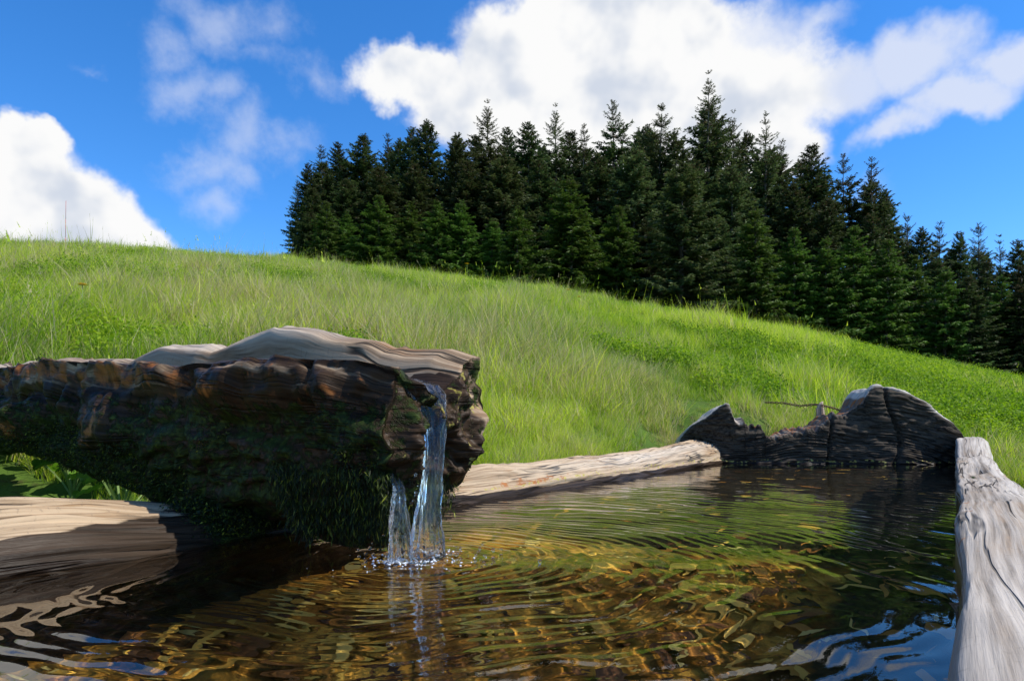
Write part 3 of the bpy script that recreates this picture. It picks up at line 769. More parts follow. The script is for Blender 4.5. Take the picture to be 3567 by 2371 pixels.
def sprigs(points, normals, n, size, seed, flat_=.5, droop=.3):
    """little moss leaves (one quad each) standing off a surface"""
    r = np.random.default_rng(seed); idx = r.integers(0, len(points), n)
    p = points[idx] + r.normal(0, .004, (n, 3)); nr = normals[idx]
    d = nr + r.normal(0, .75, (n, 3)) + np.array((0, 0, -droop)); d /= np.linalg.norm(d, axis=1)[:, None]
    sd_ = np.cross(d, r.normal(0, 1, (n, 3))); sd_ /= np.linalg.norm(sd_, axis=1)[:, None]
    L = size * r.uniform(.5, 1.5, n)[:, None]; w = L * flat_ * r.uniform(.5, 1.2, n)[:, None]
    V = np.stack([p - .15 * L * d, p + .5 * L * d + w * .5 * sd_, p + L * d, p + .5 * L * d - w * .5 * sd_], 1).reshape(-1, 3)
    F = (np.arange(n)[:, None] * 4 + np.arange(4)[None])
    return V, F, np.repeat(r.random(n) ** 1.5, 4)

def log_moss():
    P = LOGV[:LNL * LN].reshape(LNL, LN, 3)[:, :LNA]; loc = LOGL[:, :LNA]
    dl = np.roll(P, -1, 0) - P; da = np.roll(P, -1, 1) - P
    nr = np.cross(dl, da); nr /= (np.linalg.norm(nr, axis=2)[..., None] + 1e-9)
    c = P - log_frame(loc[..., 0], 0 * loc[..., 0], 0 * loc[..., 0] + .16)
    nr *= np.sign((nr * c).sum(-1))[..., None]
    pat = fbm(xyz(loc[..., 0] * 7, loc[..., 1] * 14, loc[..., 2] * 14), 3, 33)
    wt = (pat + .55 * (1 - sstep(loc[..., 2], .12, .24)) + .35 * sstep(loc[..., 0], .8, 1.2) > .52) & (loc[..., 0] < 1.75) & (loc[..., 0] > .01) & (loc[..., 1] < .09) & ((loc[..., 2] > bot(loc[..., 0]) + .022) | (loc[..., 0] < .26))
    V, F, R_ = sprigs(P[wt], nr[wt], 46000, .0042, 3, flat_=.35)
    o = mesh_obj('moss', V, F, M['moss'], attrs=dict(rnd=R_)); part_of(o, spout); o['kind'] = 'stuff'
    # beard of moss hanging under the mouth of the log
    r = np.random.default_rng(8); n = 9000
    l = r.uniform(-.005, .20, n); w = -.105 + .15 * r.random(n) ** 1.3; k = r.random(n)
    low = .012 + .055 * sstep(l, .14, .0) * 0 + .05 * np.abs(vnoise(xyz(l * 40, w * 40, 0 * l), 5)) + .25 * np.clip(w + .035, 0, 1)
    top = .11
    z = low + (top - low) * k
    p = log_frame(l, w * (.75 + .25 * k), z); nn = np.tile(np.array((LD[0] * .5 - LW[0] * .5, LD[1] * .5 - LW[1] * .5, 0)), (n, 1))
    V, F, R_ = sprigs(p, nn, 46000, .0085, 9, flat_=.14, droop=2.2)
    o = mesh_obj('hanging_moss', V, F, M['moss'], attrs=dict(rnd=R_)); part_of(o, spout); o['kind'] = 'stuff'
    return p
log_moss()

def mouth_core():
    """the dark rotten underside of the log mouth that the moss hangs from"""
    nu, nv = 40, 28
    a = np.linspace(0, 2 * math.pi, nv, endpoint=False)[None]; k = np.linspace(0, 1, nu)[:, None]
    lc, wc = .12, -.05
    rad = 1 - .55 * k ** 2.2
    Lr = lc + .135 * rad * np.cos(a); Wr = wc + .050 * rad * np.sin(a) + .02 * k
    Zr = .13 - (.13 - .004) * k + 0 * a
    n_ = fbm(xyz(Lr * 18, Wr * 18, Zr * 18), 3, 23) * .012
    Lr = Lr + n_ * np.cos(a); Wr = Wr + n_ * np.sin(a)
    P = log_frame(Lr, Wr, Zr + n_ * .4 * (k < .9)).reshape(-1, 3)
    f = grid_faces(nu, nv, wrap_v=True, flip=False).tolist(); f.append(list(range((nu - 1) * nv, nu * nv))); f.append(list(range(nv))[::-1])
    N = nu * nv; z = np.zeros(N)
    o = mesh_obj('rotten_underside', P, f, M['log'], attrs=dict(guv=P * 1.0, wet=z + .8, moss=z + .62, rust=z, pale=z, lichen=z)); part_of(o, spout)
mouth_core()

def rim_moss():
    """wet moss cushion on the left wall beside the log"""
    r = np.random.default_rng(12); n = 5200
    s = r.normal(.615, .030, n); u = r.random(n)
    to = .005 + .12 * u; z = np.interp(to, [0, .02, .05, .09, .13], [-.002, .022, .034, .042, .036]) + r.uniform(-.006, .010, n)
    keep = (s < SPS - .01) & (s > .53); s, to, z = s[keep], to[keep], z[keep]
    xy = st2xy(s, T_L + to); p = np.concatenate([xy, z[:, None]], 1)
    nn = np.tile(np.array((.4, -.3, .8)), (len(p), 1))
    V, F, R_ = sprigs(p, nn, 20000, .0040, 14, droop=.1)
    o = mesh_obj('moss', V, F, M['moss'], attrs=dict(rnd=R_)); part_of(o, trough); o['kind'] = 'stuff'
rim_moss()

# water running in the log and falling into the trough
def stream():
    l = np.linspace(-.004, 2.55, 240); k = np.linspace(-1, 1, 26)
    Lm, K = np.meshgrid(l, k, indexing='ij')
    wc, hw = -.022, .046
    Z = chan(Lm) + .010 + .0012 * fbm(xyz(Lm * 30, K * 2, 0), 2, 2) - .012 * (Lm < .05) * ((.05 - Lm) / .05) ** 2
    P = log_frame(Lm, wc + K * hw, Z)
    o = mesh_obj('stream_water', P.reshape(-1, 3), grid_faces(len(l), len(k), flip=True), M['water'])
    tag(o, kind='structure')
stream()

def jet(name, path, label, seed, tw=0.0, nv=40):
    """a falling rope of clear water: path rows are (l, w, z, half width, half thickness, turn)"""
    P = np.array(path, float); n = 170; nv = 84
    k = np.linspace(0, 1, n); kk = np.linspace(0, 1, len(P))
    C = np.stack([np.interp(k, kk, P[:, i]) for i in range(6)], 1)
    for _ in range(6): C[1:-1] = (C[:-2] + 2 * C[1:-1] + C[2:]) / 4
    a = np.linspace(0, 2 * math.pi, nv, endpoint=False)
    K, A = np.meshgrid(np.arange(n), a, indexing='ij')
    hw, ht, tn = C[:, 3][:, None], C[:, 4][:, None], C[:, 5][:, None]
    rp = 1.15 + (.30 * fbm(xyz(np.cos(A) * 1.6, np.sin(A) * 1.6, K * .03), 3, seed) + .16 * fbm(xyz(np.cos(A) * 5.5, np.sin(A) * 5.5, K * .035), 2, seed + 3)) * np.clip(K / 16, 0, 1)
    ew, el_ = hw * np.cos(A) * rp, ht * np.sin(A) * rp
    Lr = C[:, 0][:, None] - (el_ * np.cos(tn) + ew * np.sin(tn)); Wr = C[:, 1][:, None] + ew * np.cos(tn) - el_ * np.sin(tn)
    Z = C[:, 2][:, None] + 0 * A
    v = log_frame(Lr, Wr, Z).reshape(-1, 3)
    f = grid_faces(n, nv, wrap_v=True, flip=True).tolist(); f.append(list(range(nv))[::-1]); f.append(list(range((n - 1) * nv, n * nv)))
    o = mesh_obj(name, v, f, M['jet']); tag(o, label, 'water jet'); return o
jet('falling_water', [(.03, -.034, .222, .036, .004, 0), (.0, -.034, .214, .034, .004, 0), (-.014, -.031, .200, .028, .0045, .1), (-.021, -.030, .172, .018, .006, .2),
                      (-.026, -.033, .135, .012, .007, .4), (-.029, -.040, .095, .011, .008, .6), (-.031, -.046, .055, .014, .007, .5), (-.033, -.050, .02, .019, .007, .3), (-.035, -.053, -.008, .024, .009, .1)],
    'twisting clear rope of water falling from the log mouth', 5)
jet('trickle', [(-.002, -.078, .105, .006, .0025, 0), (-.010, -.079, .085, .009, .0025, 0), (-.015, -.082, .06, .011, .003, .1), (-.018, -.085, .03, .014, .0035, .1), (-.021, -.087, -.006, .018, .005, .1)],
    'thin clear sheet of water sliding off the hanging moss beside the main jet', 15)

def droplets():
    r = np.random.default_rng(4); bm = bmesh.new()
    for i in range(130):
        a = r.uniform(0, 6.28); d = abs(r.normal(0, .05)) + .012
        z = r.exponential(.010); s = r.uniform(.0007, .0022)
        if i > 105: d = r.uniform(0, .02); z = r.uniform(.02, .19); a = r.uniform(2.5, 5)
        mt = Matrix.Translation((FALL[0] + d * math.cos(a), FALL[1] + d * math.sin(a), z + .001)) @ Matrix.Diagonal((s, s, s * r.uniform(.7, 1.5), 1))
        bmesh.ops.create_icosphere(bm, subdivisions=2, radius=1, matrix=mt)
    me = bpy.data.meshes.new('water_droplets'); bm.to_mesh(me); bm.free(); me.materials.append(M['water'])
    me.polygons.foreach_set('use_smooth', [True] * len(me.polygons))
    o = bpy.data.objects.new('water_droplets', me); COL.objects.link(o)
    tag(o, 'spray of clear droplets where the jet hits the trough water', 'droplets', kind='stuff')
droplets()
def foam():
    r = np.random.default_rng(14); bm = bmesh.new()
    for i in range(240):
        c = (FALL, np.array((-.140, .800)))[i % 3 == 0]
        a = r.uniform(0, 6.28); d = abs(r.normal(0, .026)) + .014 * (i % 3 != 0)
        x, y = c[0] + d * math.cos(a), c[1] + d * math.sin(a); q = r.uniform(.0005, .0017)
        mt = Matrix.Translation((x, y, float(wave(np.array(x), np.array(y))) + q * .2)) @ Matrix.Diagonal((q, q, q * .8, 1))
        bmesh.ops.create_icosphere(bm, subdivisions=1, radius=1, matrix=mt)
    me = bpy.data.meshes.new('foam_bubbles'); bm.to_mesh(me); bm.free(); me.materials.append(M['foam'])
    me.polygons.foreach_set('use_smooth', [True] * len(me.polygons))
    o = bpy.data.objects.new('foam_bubbles', me); COL.objects.link(o)
    tag(o, 'white froth bubbles floating round the foot of the water jet', 'foam', kind='stuff')
foam()

# ------------------------------------------------------------------ grass and ground cover (stuff)
PROTO = bpy.data.collections.new('plant_sources')        # not linked to the scene: only instanced
def blade_mesh(name, n, hmin, hmax, wid, spread, bend, lean, seed, mat, seg=4, heads=0):
    r = np.random.default_rng(seed); V = []; F = []; RN = []; HG = []; R2 = []
    for i in range(n):
        a = r.uniform(0, 6.28); rad = spread * math.sqrt(r.random()); bx, by = rad * math.cos(a), rad * math.sin(a)
        h = r.uniform(hmin, hmax); w = wid * r.uniform(.6, 1.3); da = r.uniform(0, 6.28)
        b = bend * r.uniform(.2, 1.3) * h; dx, dy = b * math.cos(da) + lean * h * r.uniform(.5, 1.3), b * math.sin(da)
        fa = r.uniform(0, 6.28); wx, wy = math.cos(fa), math.sin(fa); rn = r.random(); r2 = r.random(); base = len(V)
        for k in range(seg + 1):
            q = k / seg; tp = (1 - q ** 1.6)
            cx, cy, cz = bx + dx * q ** 1.8, by + dy * q ** 1.8, h * (q - .18 * (q ** 2) * min(1.5, math.hypot(dx, dy) / h)) - .02
            if k < seg:
                V += [(cx - wx * w * tp * .5, cy - wy * w * tp * .5, cz), (cx + wx * w * tp * .5, cy + wy * w * tp * .5, cz)]
                RN += [rn] * 2; HG += [q] * 2; R2 += [r2] * 2
            else:
                V.append((cx, cy, cz)); RN.append(rn); HG.append(q); R2.append(r2)
        for k in range(seg - 1):
            j = base + 2 * k; F.append([j, j + 1, j + 3, j + 2])
        j = base + 2 * (seg - 1); F.append([j, j + 1, j + 2])
        if i < heads:                                     # a flowering head at the tip
            tx, ty, tz = V[-1]
            for m_ in range(7):
                q = m_ / 7; b2 = len(V); o_ = .0035 * (1 - q * .6)
                V += [(tx - dx * .12 * q, ty - dy * .12 * q, tz - .05 * q), (tx - dx * .12 * q + o_ * r.normal(), ty + o_ * r.normal(), tz - .05 * q + .012), (tx - dx * .12 * q + o_ * r.normal(), ty + o_ * r.normal(), tz - .05 * q + .004)]
                RN += [rn] * 3; HG += [1] * 3; R2 += [r2] * 3; F.append([b2, b2 + 1, b2 + 2])
    o = mesh_obj(name, V, F, mat, attrs=dict(rnd=np.array(RN), hgt=np.array(HG), rnd2=np.array(R2)), link=False)
    PROTO.objects.link(o); return o
def clump_mesh(name, n, rad, hgt, size, seed, mat):
    r = np.random.default_rng(seed); V = []; F = []; RN = []
    for i in range(n):
        d = r.normal(0, 1, 3); d /= np.linalg.norm(d); d[2] = abs(d[2]); q = r.random() ** .4
        p = np.array((d[0] * rad * q, d[1] * rad * q, d[2] * hgt * q)); L = size * r.uniform(.6, 1.3)
        nr = d + r.normal(0, .6, 3); nr /= np.linalg.norm(nr); e = np.cross(nr, r.normal(0, 1, 3)); e /= np.linalg.norm(e); w = np.cross(nr, e)
        b = len(V); V += [tuple(p - e * L * .5), tuple(p + w * L * .3), tuple(p + e * L * .5), tuple(p - w * L * .3)]; F.append([b, b + 1, b + 2, b + 3]); RN += [r.random()] * 4
    o = mesh_obj(name, V, F, mat, attrs=dict(rnd=np.array(RN)), link=False); PROTO.objects.link(o); return o

def scatter(name, pts, rotz, tilt, scale, idx, tint, dry, protos, label, cat):
    me = bpy.data.meshes.new(name); me.from_pydata(pts.tolist(), [], [])
    def add(k, typ, key, arr):
        a = me.attributes.new(k, typ, 'POINT'); a.data.foreach_set(key, np.asarray(arr).ravel())
    add('rot', 'FLOAT_VECTOR', 'vector', np.stack([tilt[:, 0], tilt[:, 1], rotz], 1).astype(np.float32))
    add('scl', 'FLOAT', 'value', scale.astype(np.float32)); add('idx', 'INT', 'value', idx.astype(np.int32))
    add('tint', 'FLOAT', 'value', tint.astype(np.float32)); add('dry', 'FLOAT', 'value', dry.astype(np.float32))
    o = bpy.data.objects.new(name, me); COL.objects.link(o); me.materials.append(protos[0].data.materials[0])
    ng = bpy.data.node_groups.new(name + '_nodes', 'GeometryNodeTree')
    ng.interface.new_socket('Geometry', in_out='INPUT', socket_type='NodeSocketGeometry'); ng.interface.new_socket('Geometry', in_out='OUTPUT', socket_type='NodeSocketGeometry')
    N = ng.nodes; gi = N.new('NodeGroupInput'); go = N.new('NodeGroupOutput')
    iop = N.new('GeometryNodeInstanceOnPoints'); ng.links.new(gi.outputs[0], iop.inputs['Points'])
    gti = N.new('GeometryNodeGeometryToInstance')
    for p in reversed(protos):
        oi = N.new('GeometryNodeObjectInfo'); oi.inputs['Object'].default_value = p; oi.inputs['As Instance'].default_value = True
        ng.links.new(oi.outputs['Geometry'], gti.inputs[0])
    ng.links.new(gti.outputs[0], iop.inputs['Instance']); iop.inputs['Pick Instance'].default_value = True
    def na(k, t):
        q = N.new('GeometryNodeInputNamedAttribute'); q.data_type = t; q.inputs[0].default_value = k; return q.outputs[0]
    ng.links.new(na('idx', 'INT'), iop.inputs['Instance Index'])
    e2r = N.new('FunctionNodeEulerToRotation'); ng.links.new(na('rot', 'FLOAT_VECTOR'), e2r.inputs[0]); ng.links.new(e2r.outputs[0], iop.inputs['Rotation'])
    ng.links.new(na('scl', 'FLOAT'), iop.inputs['Scale'])
    ng.links.new(iop.outputs[0], go.inputs[0])
    md = o.modifiers.new('scatter', 'NODES'); md.node_group = ng
    tag(o, label, cat, kind='stuff'); return o

def polar_points(n, r0, r1, p0, p1, power=1.0, seed=0):
    r_ = np.random.default_rng(seed)
    u = r_.random(n); e = 2 - power                       # density ~ r^-power
    r = (r0 ** e + u * (r1 ** e - r0 ** e)) ** (1 / e) if abs(e) > 1e-6 else r0 * (r1 / r0) ** u
    ph = np.radians(r_.uniform(p0, p1, n)); return r * np.sin(ph), r * np.cos(ph), r_
def off_trough(X, Y, m=.02):
    s, t = xy2st(X, Y)
    return ~((s > -1) & (s < s_end(t) + .27 + m) & (t > -.15 - m) & (t < T_L + .17 + m))
def shrub_zone(X, Y):
    ph = np.degrees(np.arctan2(X, Y)); r = np.hypot(X, Y)
    n = fbm(xyz(X * .9, Y * .9, 3), 3, 101)
    f = sstep(ph, 20, 29) * sstep(r, 3.2, 4.2) * (1 - sstep(r, 13, 17)) * .9
    f = np.maximum(f, .55 * np.exp(-((ph - 20) / 4) ** 2 - ((r - 5.0) / 1.6) ** 2))
    patch = .46 * (fbm(xyz(X * .8, Y * .8, 8), 2, 111) > .42) * sstep(r, 3.5, 5)
    return np.maximum(f + .95 * n, patch * (1 + .4 * n))

def grass():
    b = [blade_mesh('tuft_a', 62, .10, .24, .0050, .13, .45, .05, 1, M['grass']),
         blade_mesh('tuft_b', 62, .14, .30, .0046, .14, .55, .12, 2, M['grass']),
         blade_mesh('tuft_c', 70, .08, .18, .0058, .13, .40, .00, 3, M['grass']),
         blade_mesh('tuft_d', 62, .18, .36, .0040, .12, .70, .35, 4, M['grass']),
         blade_mesh('tuft_e', 44, .08, .20, .0085, .12, .50, .05, 5, M['grass']),
         blade_mesh('tuft_f', 5, .32, .52, .0024, .10, .28, .08, 6, M['grass'], seg=6, heads=4),
         blade_mesh('tuft_far', 100, .10, .26, .0105, .26, .45, .05, 7, M['grass'], seg=3),
         blade_mesh('stalk_far', 4, .34, .60, .0075, .26, .25, .06, 8, M['grass'], seg=5, heads=4)]
    X, Y, r_ = polar_points(30000, 1.05, 10, -47, 47, 1.0, 31)
    X2, Y2, _ = polar_points(14000, 7.5, 24, -46, 46, .8, 32)
    far = np.concatenate([np.zeros(len(X)), np.ones(len(X2))]); X = np.concatenate([X, X2]); Y = np.concatenate([Y, Y2])
    k = off_trough(X, Y, .05); k &= (shrub_zone(X, Y) < .55) | (np.random.default_rng(3).random(len(X)) < .25)
    lw_ = (X - LE[0]) * LW[0] + (Y - LE[1]) * LW[1]; ll_ = -((X - LE[0]) * LD[0] + (Y - LE[1]) * LD[1])
    k &= ~((lw_ > -.7) & (lw_ < .14 + .20 * ((ll_ > .9) & (ll_ < 1.9) & (np.random.default_rng(6).random(len(X)) < .8))) & (ll_ > .3) & (ll_ < 2.6))      # bare ground in the lee of the log
    X, Y, far = X[k], Y[k], far[k]; n = len(X)
    R = np.hypot(X, Y); ph = np.degrees(np.arctan2(X, Y))
    r_ = np.random.default_rng(77)
    n1 = fbm(xyz(X * .75, Y * .75, 1), 3, 51); n2 = fbm(xyz(X * 2.2, Y * 2.2, 2), 2, 52); n3 = fbm(xyz(X * .35, Y * .35, 9), 2, 53)
    n5 = fbm(xyz(X * 1.5, Y * 1.5, 7), 2, 57)
    n4 = fbm(xyz(X * 6.5, Y * 6.5, 4), 2, 54)
    tint = np.clip(.44 + .60 * n1 + .42 * n2 + .38 * n4 + .18 * sstep(R, 5, 13) + r_.normal(0, .10, n), 0, 1)
    dry = np.clip(.15 + .16 * n5 + .36 * np.clip(n3 + .45 * n2 + .5 * n4, 0, 1.2) + .22 * np.exp(-((ph + 25) / 18) ** 2) * np.exp(-((R - 5) / 3) ** 2), 0, .75)
    tus = np.exp(-((ph - 10.5) / 3) ** 2 - ((R - 4.2) / .4) ** 2) + np.exp(-((ph - 13) / 3) ** 2 - ((R - 3.3) / .25) ** 2) * .5
    dry = np.clip(dry + .5 * tus, 0, .9)
    idx = r_.choice(5, n, p=[.32, .26, .2, .12, .10])
    longz = sstep(ph, -2, 6) * (1 - sstep(R, 4.5, 6.0)) * (n1 > -.3)
    idx = np.where(r_.random(n) < longz * .55, 3, idx)
    idx = np.where((r_.random(n) < .035), 5, idx)
    idx = np.where(far > 0, np.where(r_.random(n) < .045, 7, 6), idx)
    scale = .60 * r_.uniform(.5, 1.25, n) * np.clip(1 + .35 * n2 + .5 * n4 + .45 * n5, .45, 1.7) * np.where(R < 2.6, .8, 1.0) * np.where(ph > 26, .72, 1.0) * np.where(far > 0, .85, 1.0)
    s_, t_ = xy2st(X, Y)
    nearend = (s_ > s_end(t_)) & (s_ < s_end(t_) + .9) & (t_ > -.1) & (t_ < 1.2); scale = np.where(nearend, scale * .5, scale)
    edge = (t_ > 1.0) & (t_ < 1.30) & (R < 4); scale = np.where(edge, scale * .62, scale)
    under = (t_ > .95) & (s_ < 1.25) & (R < 2.1); scale = np.where(under, scale * .72, scale)
    log_clear = (s_ > .45) & (s_ < .95) & (t_ > .9) & (t_ < 3.2); scale = np.where(log_clear, np.minimum(scale, .75), scale)
    rz = r_.uniform(0, 6.28, n); rz = np.where(idx == 3, r_.normal(.15, .55, n), rz)
    tilt = r_.normal(0, .20, (n, 2))
    Z = ground_z(X, Y)
    scatter('grass', np.stack([X, Y, Z], 1), rz, tilt, scale, idx, tint, dry, b, 'fresh green meadow grass mixed with straw stalks covering the hillside', 'grass')

    c = [clump_mesh('bilberry_a', 190, .13, .15, .017, 21, M['bilberry']), clump_mesh('bilberry_b', 170, .16, .12, .019, 22, M['bilberry']),
         clump_mesh('bilberry_c', 150, .10, .18, .015, 23, M['bilberry'])]
    X, Y, r_ = polar_points(30000, 2.8, 17, -46, 47, 1.0, 41)
    s_, t_ = xy2st(X, Y); k = off_trough(X, Y, .1) & (shrub_zone(X, Y) > .42) & ~((s_ < s_end(t_) + 1.1) & (s_ > 1.5) & (t_ > -.3) & (t_ < 1.4)); X, Y = X[k], Y[k]; n = len(X)
    tint = np.clip(.5 + .45 * fbm(xyz(X * 1.1, Y * 1.1, 2), 3, 66) + r_.normal(0, .15, n), 0, 1)
    scatter('bilberry_shrubs', np.stack([X, Y, ground_z(X, Y) - .01], 1), r_.uniform(0, 6.28, n), r_.normal(0, .15, (n, 2)), r_.uniform(.55, 1.3, n), r_.integers(0, 3, n),
            tint, 0 * tint, c, 'low bright yellow-green bilberry scrub on the slope beyond the trough end', 'shrubs')
grass()

# broad-leaved plants under the spout log
def leaf_geom(L, Wd, seed):
    r = np.random.default_rng(seed); V = []; F = []
    nr_, nc = 9, 7
    for i in range(nr_):
        q = i / (nr_ - 1); w = Wd * (math.sin(math.pi * min(1, q * .93 + .06)) ** .62) * (1 - .25 * q)
        for j in range(nc):
            u = (j / (nc - 1) * 2 - 1); ed = 1 + (.05 * math.sin(i * 3.1 + seed) if abs(u) == 1 else 0)
            heart = -.16 * L * abs(u) if i == 0 else 0
            V.append((u * w * ed, q * L + heart, -.30 * L * q * q + .16 * Wd * u * u + .012 * math.sin(q * 16) * abs(u) * L * 3 + .004 * r.normal()))
    for i in range(nr_ - 1):
        for j in range(nc - 1):
            a = i * nc + j; F.append([a, a + 1, a + nc + 1, a + nc])
    return V, F
LEAFM = []
for i in range(4):
    V, F = leaf_geom(.115, .052 + .008 * i, i)
    me_o = mesh_obj('leaf', V, F, M['leaf'], attrs=dict(rnd=np.full(len(V), (.15, .45, .7, .95)[i])), link=False); LEAFM.append(me_o.data); bpy.data.objects.remove(me_o)
def broad_plant(x, y, n, size, seed, label):
    r = random.Random(seed); z = float(ground_z(x, y)); root = empty('broad_leaved_plant', (x, y, z))
    tag(root, label, 'plant', 'broad leaved plants behind the trough wall')
    bm = bmesh.new()
    for i in range(n):
        a = i * 2.4 + r.uniform(-.4, .4); h = size * r.uniform(.75, 1.25); d = size * r.uniform(.25, .75)
        tip = Vector((d * math.cos(a), d * math.sin(a), h))
        o = bpy.data.objects.new('leaf', LEAFM[r.randrange(4)]); COL.objects.link(o); o.parent = root
        sc_ = r.uniform(.75, 1.25) * size / .22
        o.location = tip; o.scale = (sc_, sc_, sc_); o.rotation_euler = (r.uniform(-.1, 1.0), r.uniform(-.35, .35), a - math.pi / 2 + r.uniform(-.4, .4))
        pv = None
        for k in range(6):                                # the leaf stalk
            q = k / 5; c = Vector((tip.x * q ** 1.6, tip.y * q ** 1.6, tip.z * q))
            ring = [bm.verts.new((c.x + .0026 * math.cos(b), c.y + .0026 * math.sin(b), c.z)) for b in (0, 2.1, 4.2)]
            if pv:
                for j in range(3): bm.faces.new((pv[j], pv[(j + 1) % 3], ring[(j + 1) % 3], ring[j]))
            pv = ring
    me = bpy.data.meshes.new('stalks'); bm.to_mesh(me); bm.free(); me.materials.append(M['stem'])
    o = bpy.data.objects.new('stalks', me); COL.objects.link(o); o.parent = root; o['kind'] = 'stuff'
for i, (l_, w_, n, size) in enumerate([(1.00, .12, 8, .11), (1.10, .17, 8, .12), (1.20, .11, 9, .12), (1.30, .20, 9, .14), (1.42, .19, 9, .14), (1.56, .20, 9, .14), (1.12, .31, 8, .12), (1.30, .32, 9, .12), (1.50, .32, 8, .12), (1.62, .13, 9, .13), (1.72, .22, 9, .13), (1.48, .27, 9, .13), (1.36, .29, 9, .13), (1.22, .24, 9, .12), (1.80, .12, 9, .13)]):
    pp = LE - l_ * LD + w_ * LW
    broad_plant(pp[0], pp[1], n, size, 40 + i, 'low leafy green plant with broad heart-shaped leaves close behind the log spout' if w_ < .25 else 'taller leafy green plant with broad leaves in the rear row behind the log spout')

# ------------------------------------------------------------------ spruces
def spruce(seed, Ht, R, nlev, sparse_top, style, dens=1.0):
    """returns (trunk verts, faces), (needle verts, faces, attrs)"""
    r = np.random.default_rng(seed)
    # trunk
    nr_, ns = 26, 9; TV = []
    wob = np.cumsum(r.normal(0, .012, (nr_, 2)), 0)
    for i in range(nr_):
        q = i / (nr_ - 1); rad = (.015 * Ht) * (1 - q) ** 1.15 + .010
        if i == 0: rad *= 1.35
        for j in range(ns):
            a = 2 * math.pi * j / ns; TV.append((wob[i, 0] + rad * math.cos(a), wob[i, 1] + rad * math.sin(a), q * Ht - .3))
    TF = grid_faces(nr_, ns, wrap_v=True, flip=True).tolist()
    CV = []; RN = []; TP = []; BR = []
    quads = []
    zs = 1 - (1 - np.linspace(.05 if style != 'bare' else .12, .99, nlev)) ** 1.3
    gap_dir = r.uniform(0, 6.28)
    for zi in zs:
        z = zi * Ht * (1 + r.normal(0, .006 if style == 'full' else .013)); q = 1 - zi
        tx, ty = np.interp(zi, np.linspace(0, 1, nr_), wob[:, 0]), np.interp(zi, np.linspace(0, 1, nr_), wob[:, 1])
        base_len = R * (q ** (.64 if style == 'full' else .86 if style == 'cone' else .70)) * (1 - .25 * sstep(zi, .25, 0)) + .13
        thin = sstep(zi, 1 - sparse_top, 1 - sparse_top * .55) if sparse_top > 0 else 0
        nb = int(r.integers(5, 8))
        a0 = r.uniform(0, 6.28)
        for b in range(nb):
            a = a0 + 2 * math.pi * b / nb + r.normal(0, .22)
            L = base_len * (r.uniform(.62, 1.22) if style == 'full' else r.uniform(.50, 1.28)) * (1 + .12 * math.cos(a - gap_dir))
            if r.random() < .10: L *= .55
            elev = math.radians(np.interp(zi, [0, .3, .6, .85, 1], [-22, -14, -2, 18, 55]) + r.normal(0, 7))
            dr = np.array((math.cos(a), math.sin(a))); sd_ = np.array((-dr[1], dr[0]))
            # bark of the branch itself: a thin three-sided spine
            nst = max(3, int(L / .16)); pts = []
            for k in range(nst + 1):
                u = k / nst
                hz = L * u * math.cos(elev); vz = L * u * math.sin(elev) + (-.10 * u + .17 * u * u * u) * L * (1 if zi < .7 else .4)
                pts.append(np.array((tx + dr[0] * hz, ty + dr[1] * hz, z + vz)))
            br0 = .011 * (L + .3)
            for k in range(nst):
                w0, w1 = br0 * (1 - k / nst) + .004, br0 * (1 - (k + 1) / nst) + .004
                up = np.array((0, 0, 1.)); s3 = np.array((*sd_, 0))
                CV += [pts[k] + up * w0, pts[k] - s3 * w0, pts[k + 1] - s3 * w1, pts[k + 1] + up * w1]; RN += [.1] * 4; TP += [0] * 4; BR += [.45] * 4
                CV += [pts[k] + up * w0, pts[k] + s3 * w0, pts[k + 1] + s3 * w1, pts[k + 1] + up * w1]; RN += [.1] * 4; TP += [0] * 4; BR += [.45] * 4
            ncard = int(dens * (1 - .38 * thin) * L / .021) + 12
            u = r.uniform(.12 if thin < .4 else .25, 1.0, ncard) ** .8
            pk = np.array(pts); ui = u * nst; i0 = np.minimum(ui.astype(int), nst - 1); fr = (ui - i0)[:, None]
            P = pk[i0] * (1 - fr) + pk[i0 + 1] * fr
            side = np.where(r.random(ncard) < .5, 1, -1)
            fw = r.uniform(.35, .95, ncard); lat = np.sqrt(1 - fw ** 2) * side
            hang = r.normal(-.30 if zi < .75 else .05, .28, ncard)
            D = np.stack([dr[0] * fw + sd_[0] * lat, dr[1] * fw + sd_[1] * lat, hang + math.sin(elev) * .5], 1); D /= np.linalg.norm(D, axis=1)[:, None]
            tl = (.11 + .26 * np.minimum(1, (1 - u) * L * .55 + .25)) * r.uniform(.6, 1.25, ncard) * (1 - .35 * thin)
            tl = tl * min(1, .40 + L * .75)
            nv = r.normal(0, 1, (ncard, 3)) + np.array((0, 0, 1.3)); S3 = np.cross(D, nv); S3 /= np.linalg.norm(S3, axis=1)[:, None]
            wd = tl * r.uniform(.20, .36, ncard)
            q4 = np.stack([P, P + D * (tl * .45)[:, None] + S3 * (wd * .5)[:, None], P + D * tl[:, None] + np.array((0, 0, -.02)), P + D * (tl * .45)[:, None] - S3 * (wd * .5)[:, None]], 1)
            CV += list(q4.reshape(-1, 3)); rr = np.repeat(r.random(ncard), 4); RN += rr.tolist()
            tt = np.repeat(np.clip(u * .8 + r.normal(0, .12, ncard), 0, 1), 4); TP += tt.tolist()
            BR += np.repeat((r.random(ncard) < (.06 + .35 * sstep(zi, .86, .99) + .12 * thin)) * r.uniform(.3, 1, ncard), 4).tolist()
    CV = np.array(CV); CF = np.arange(len(CV)).reshape(-1, 4)
    return (np.array(TV), TF), (CV, CF, dict(rnd=np.array(RN), tip=np.array(TP), brown=np.array(BR)))

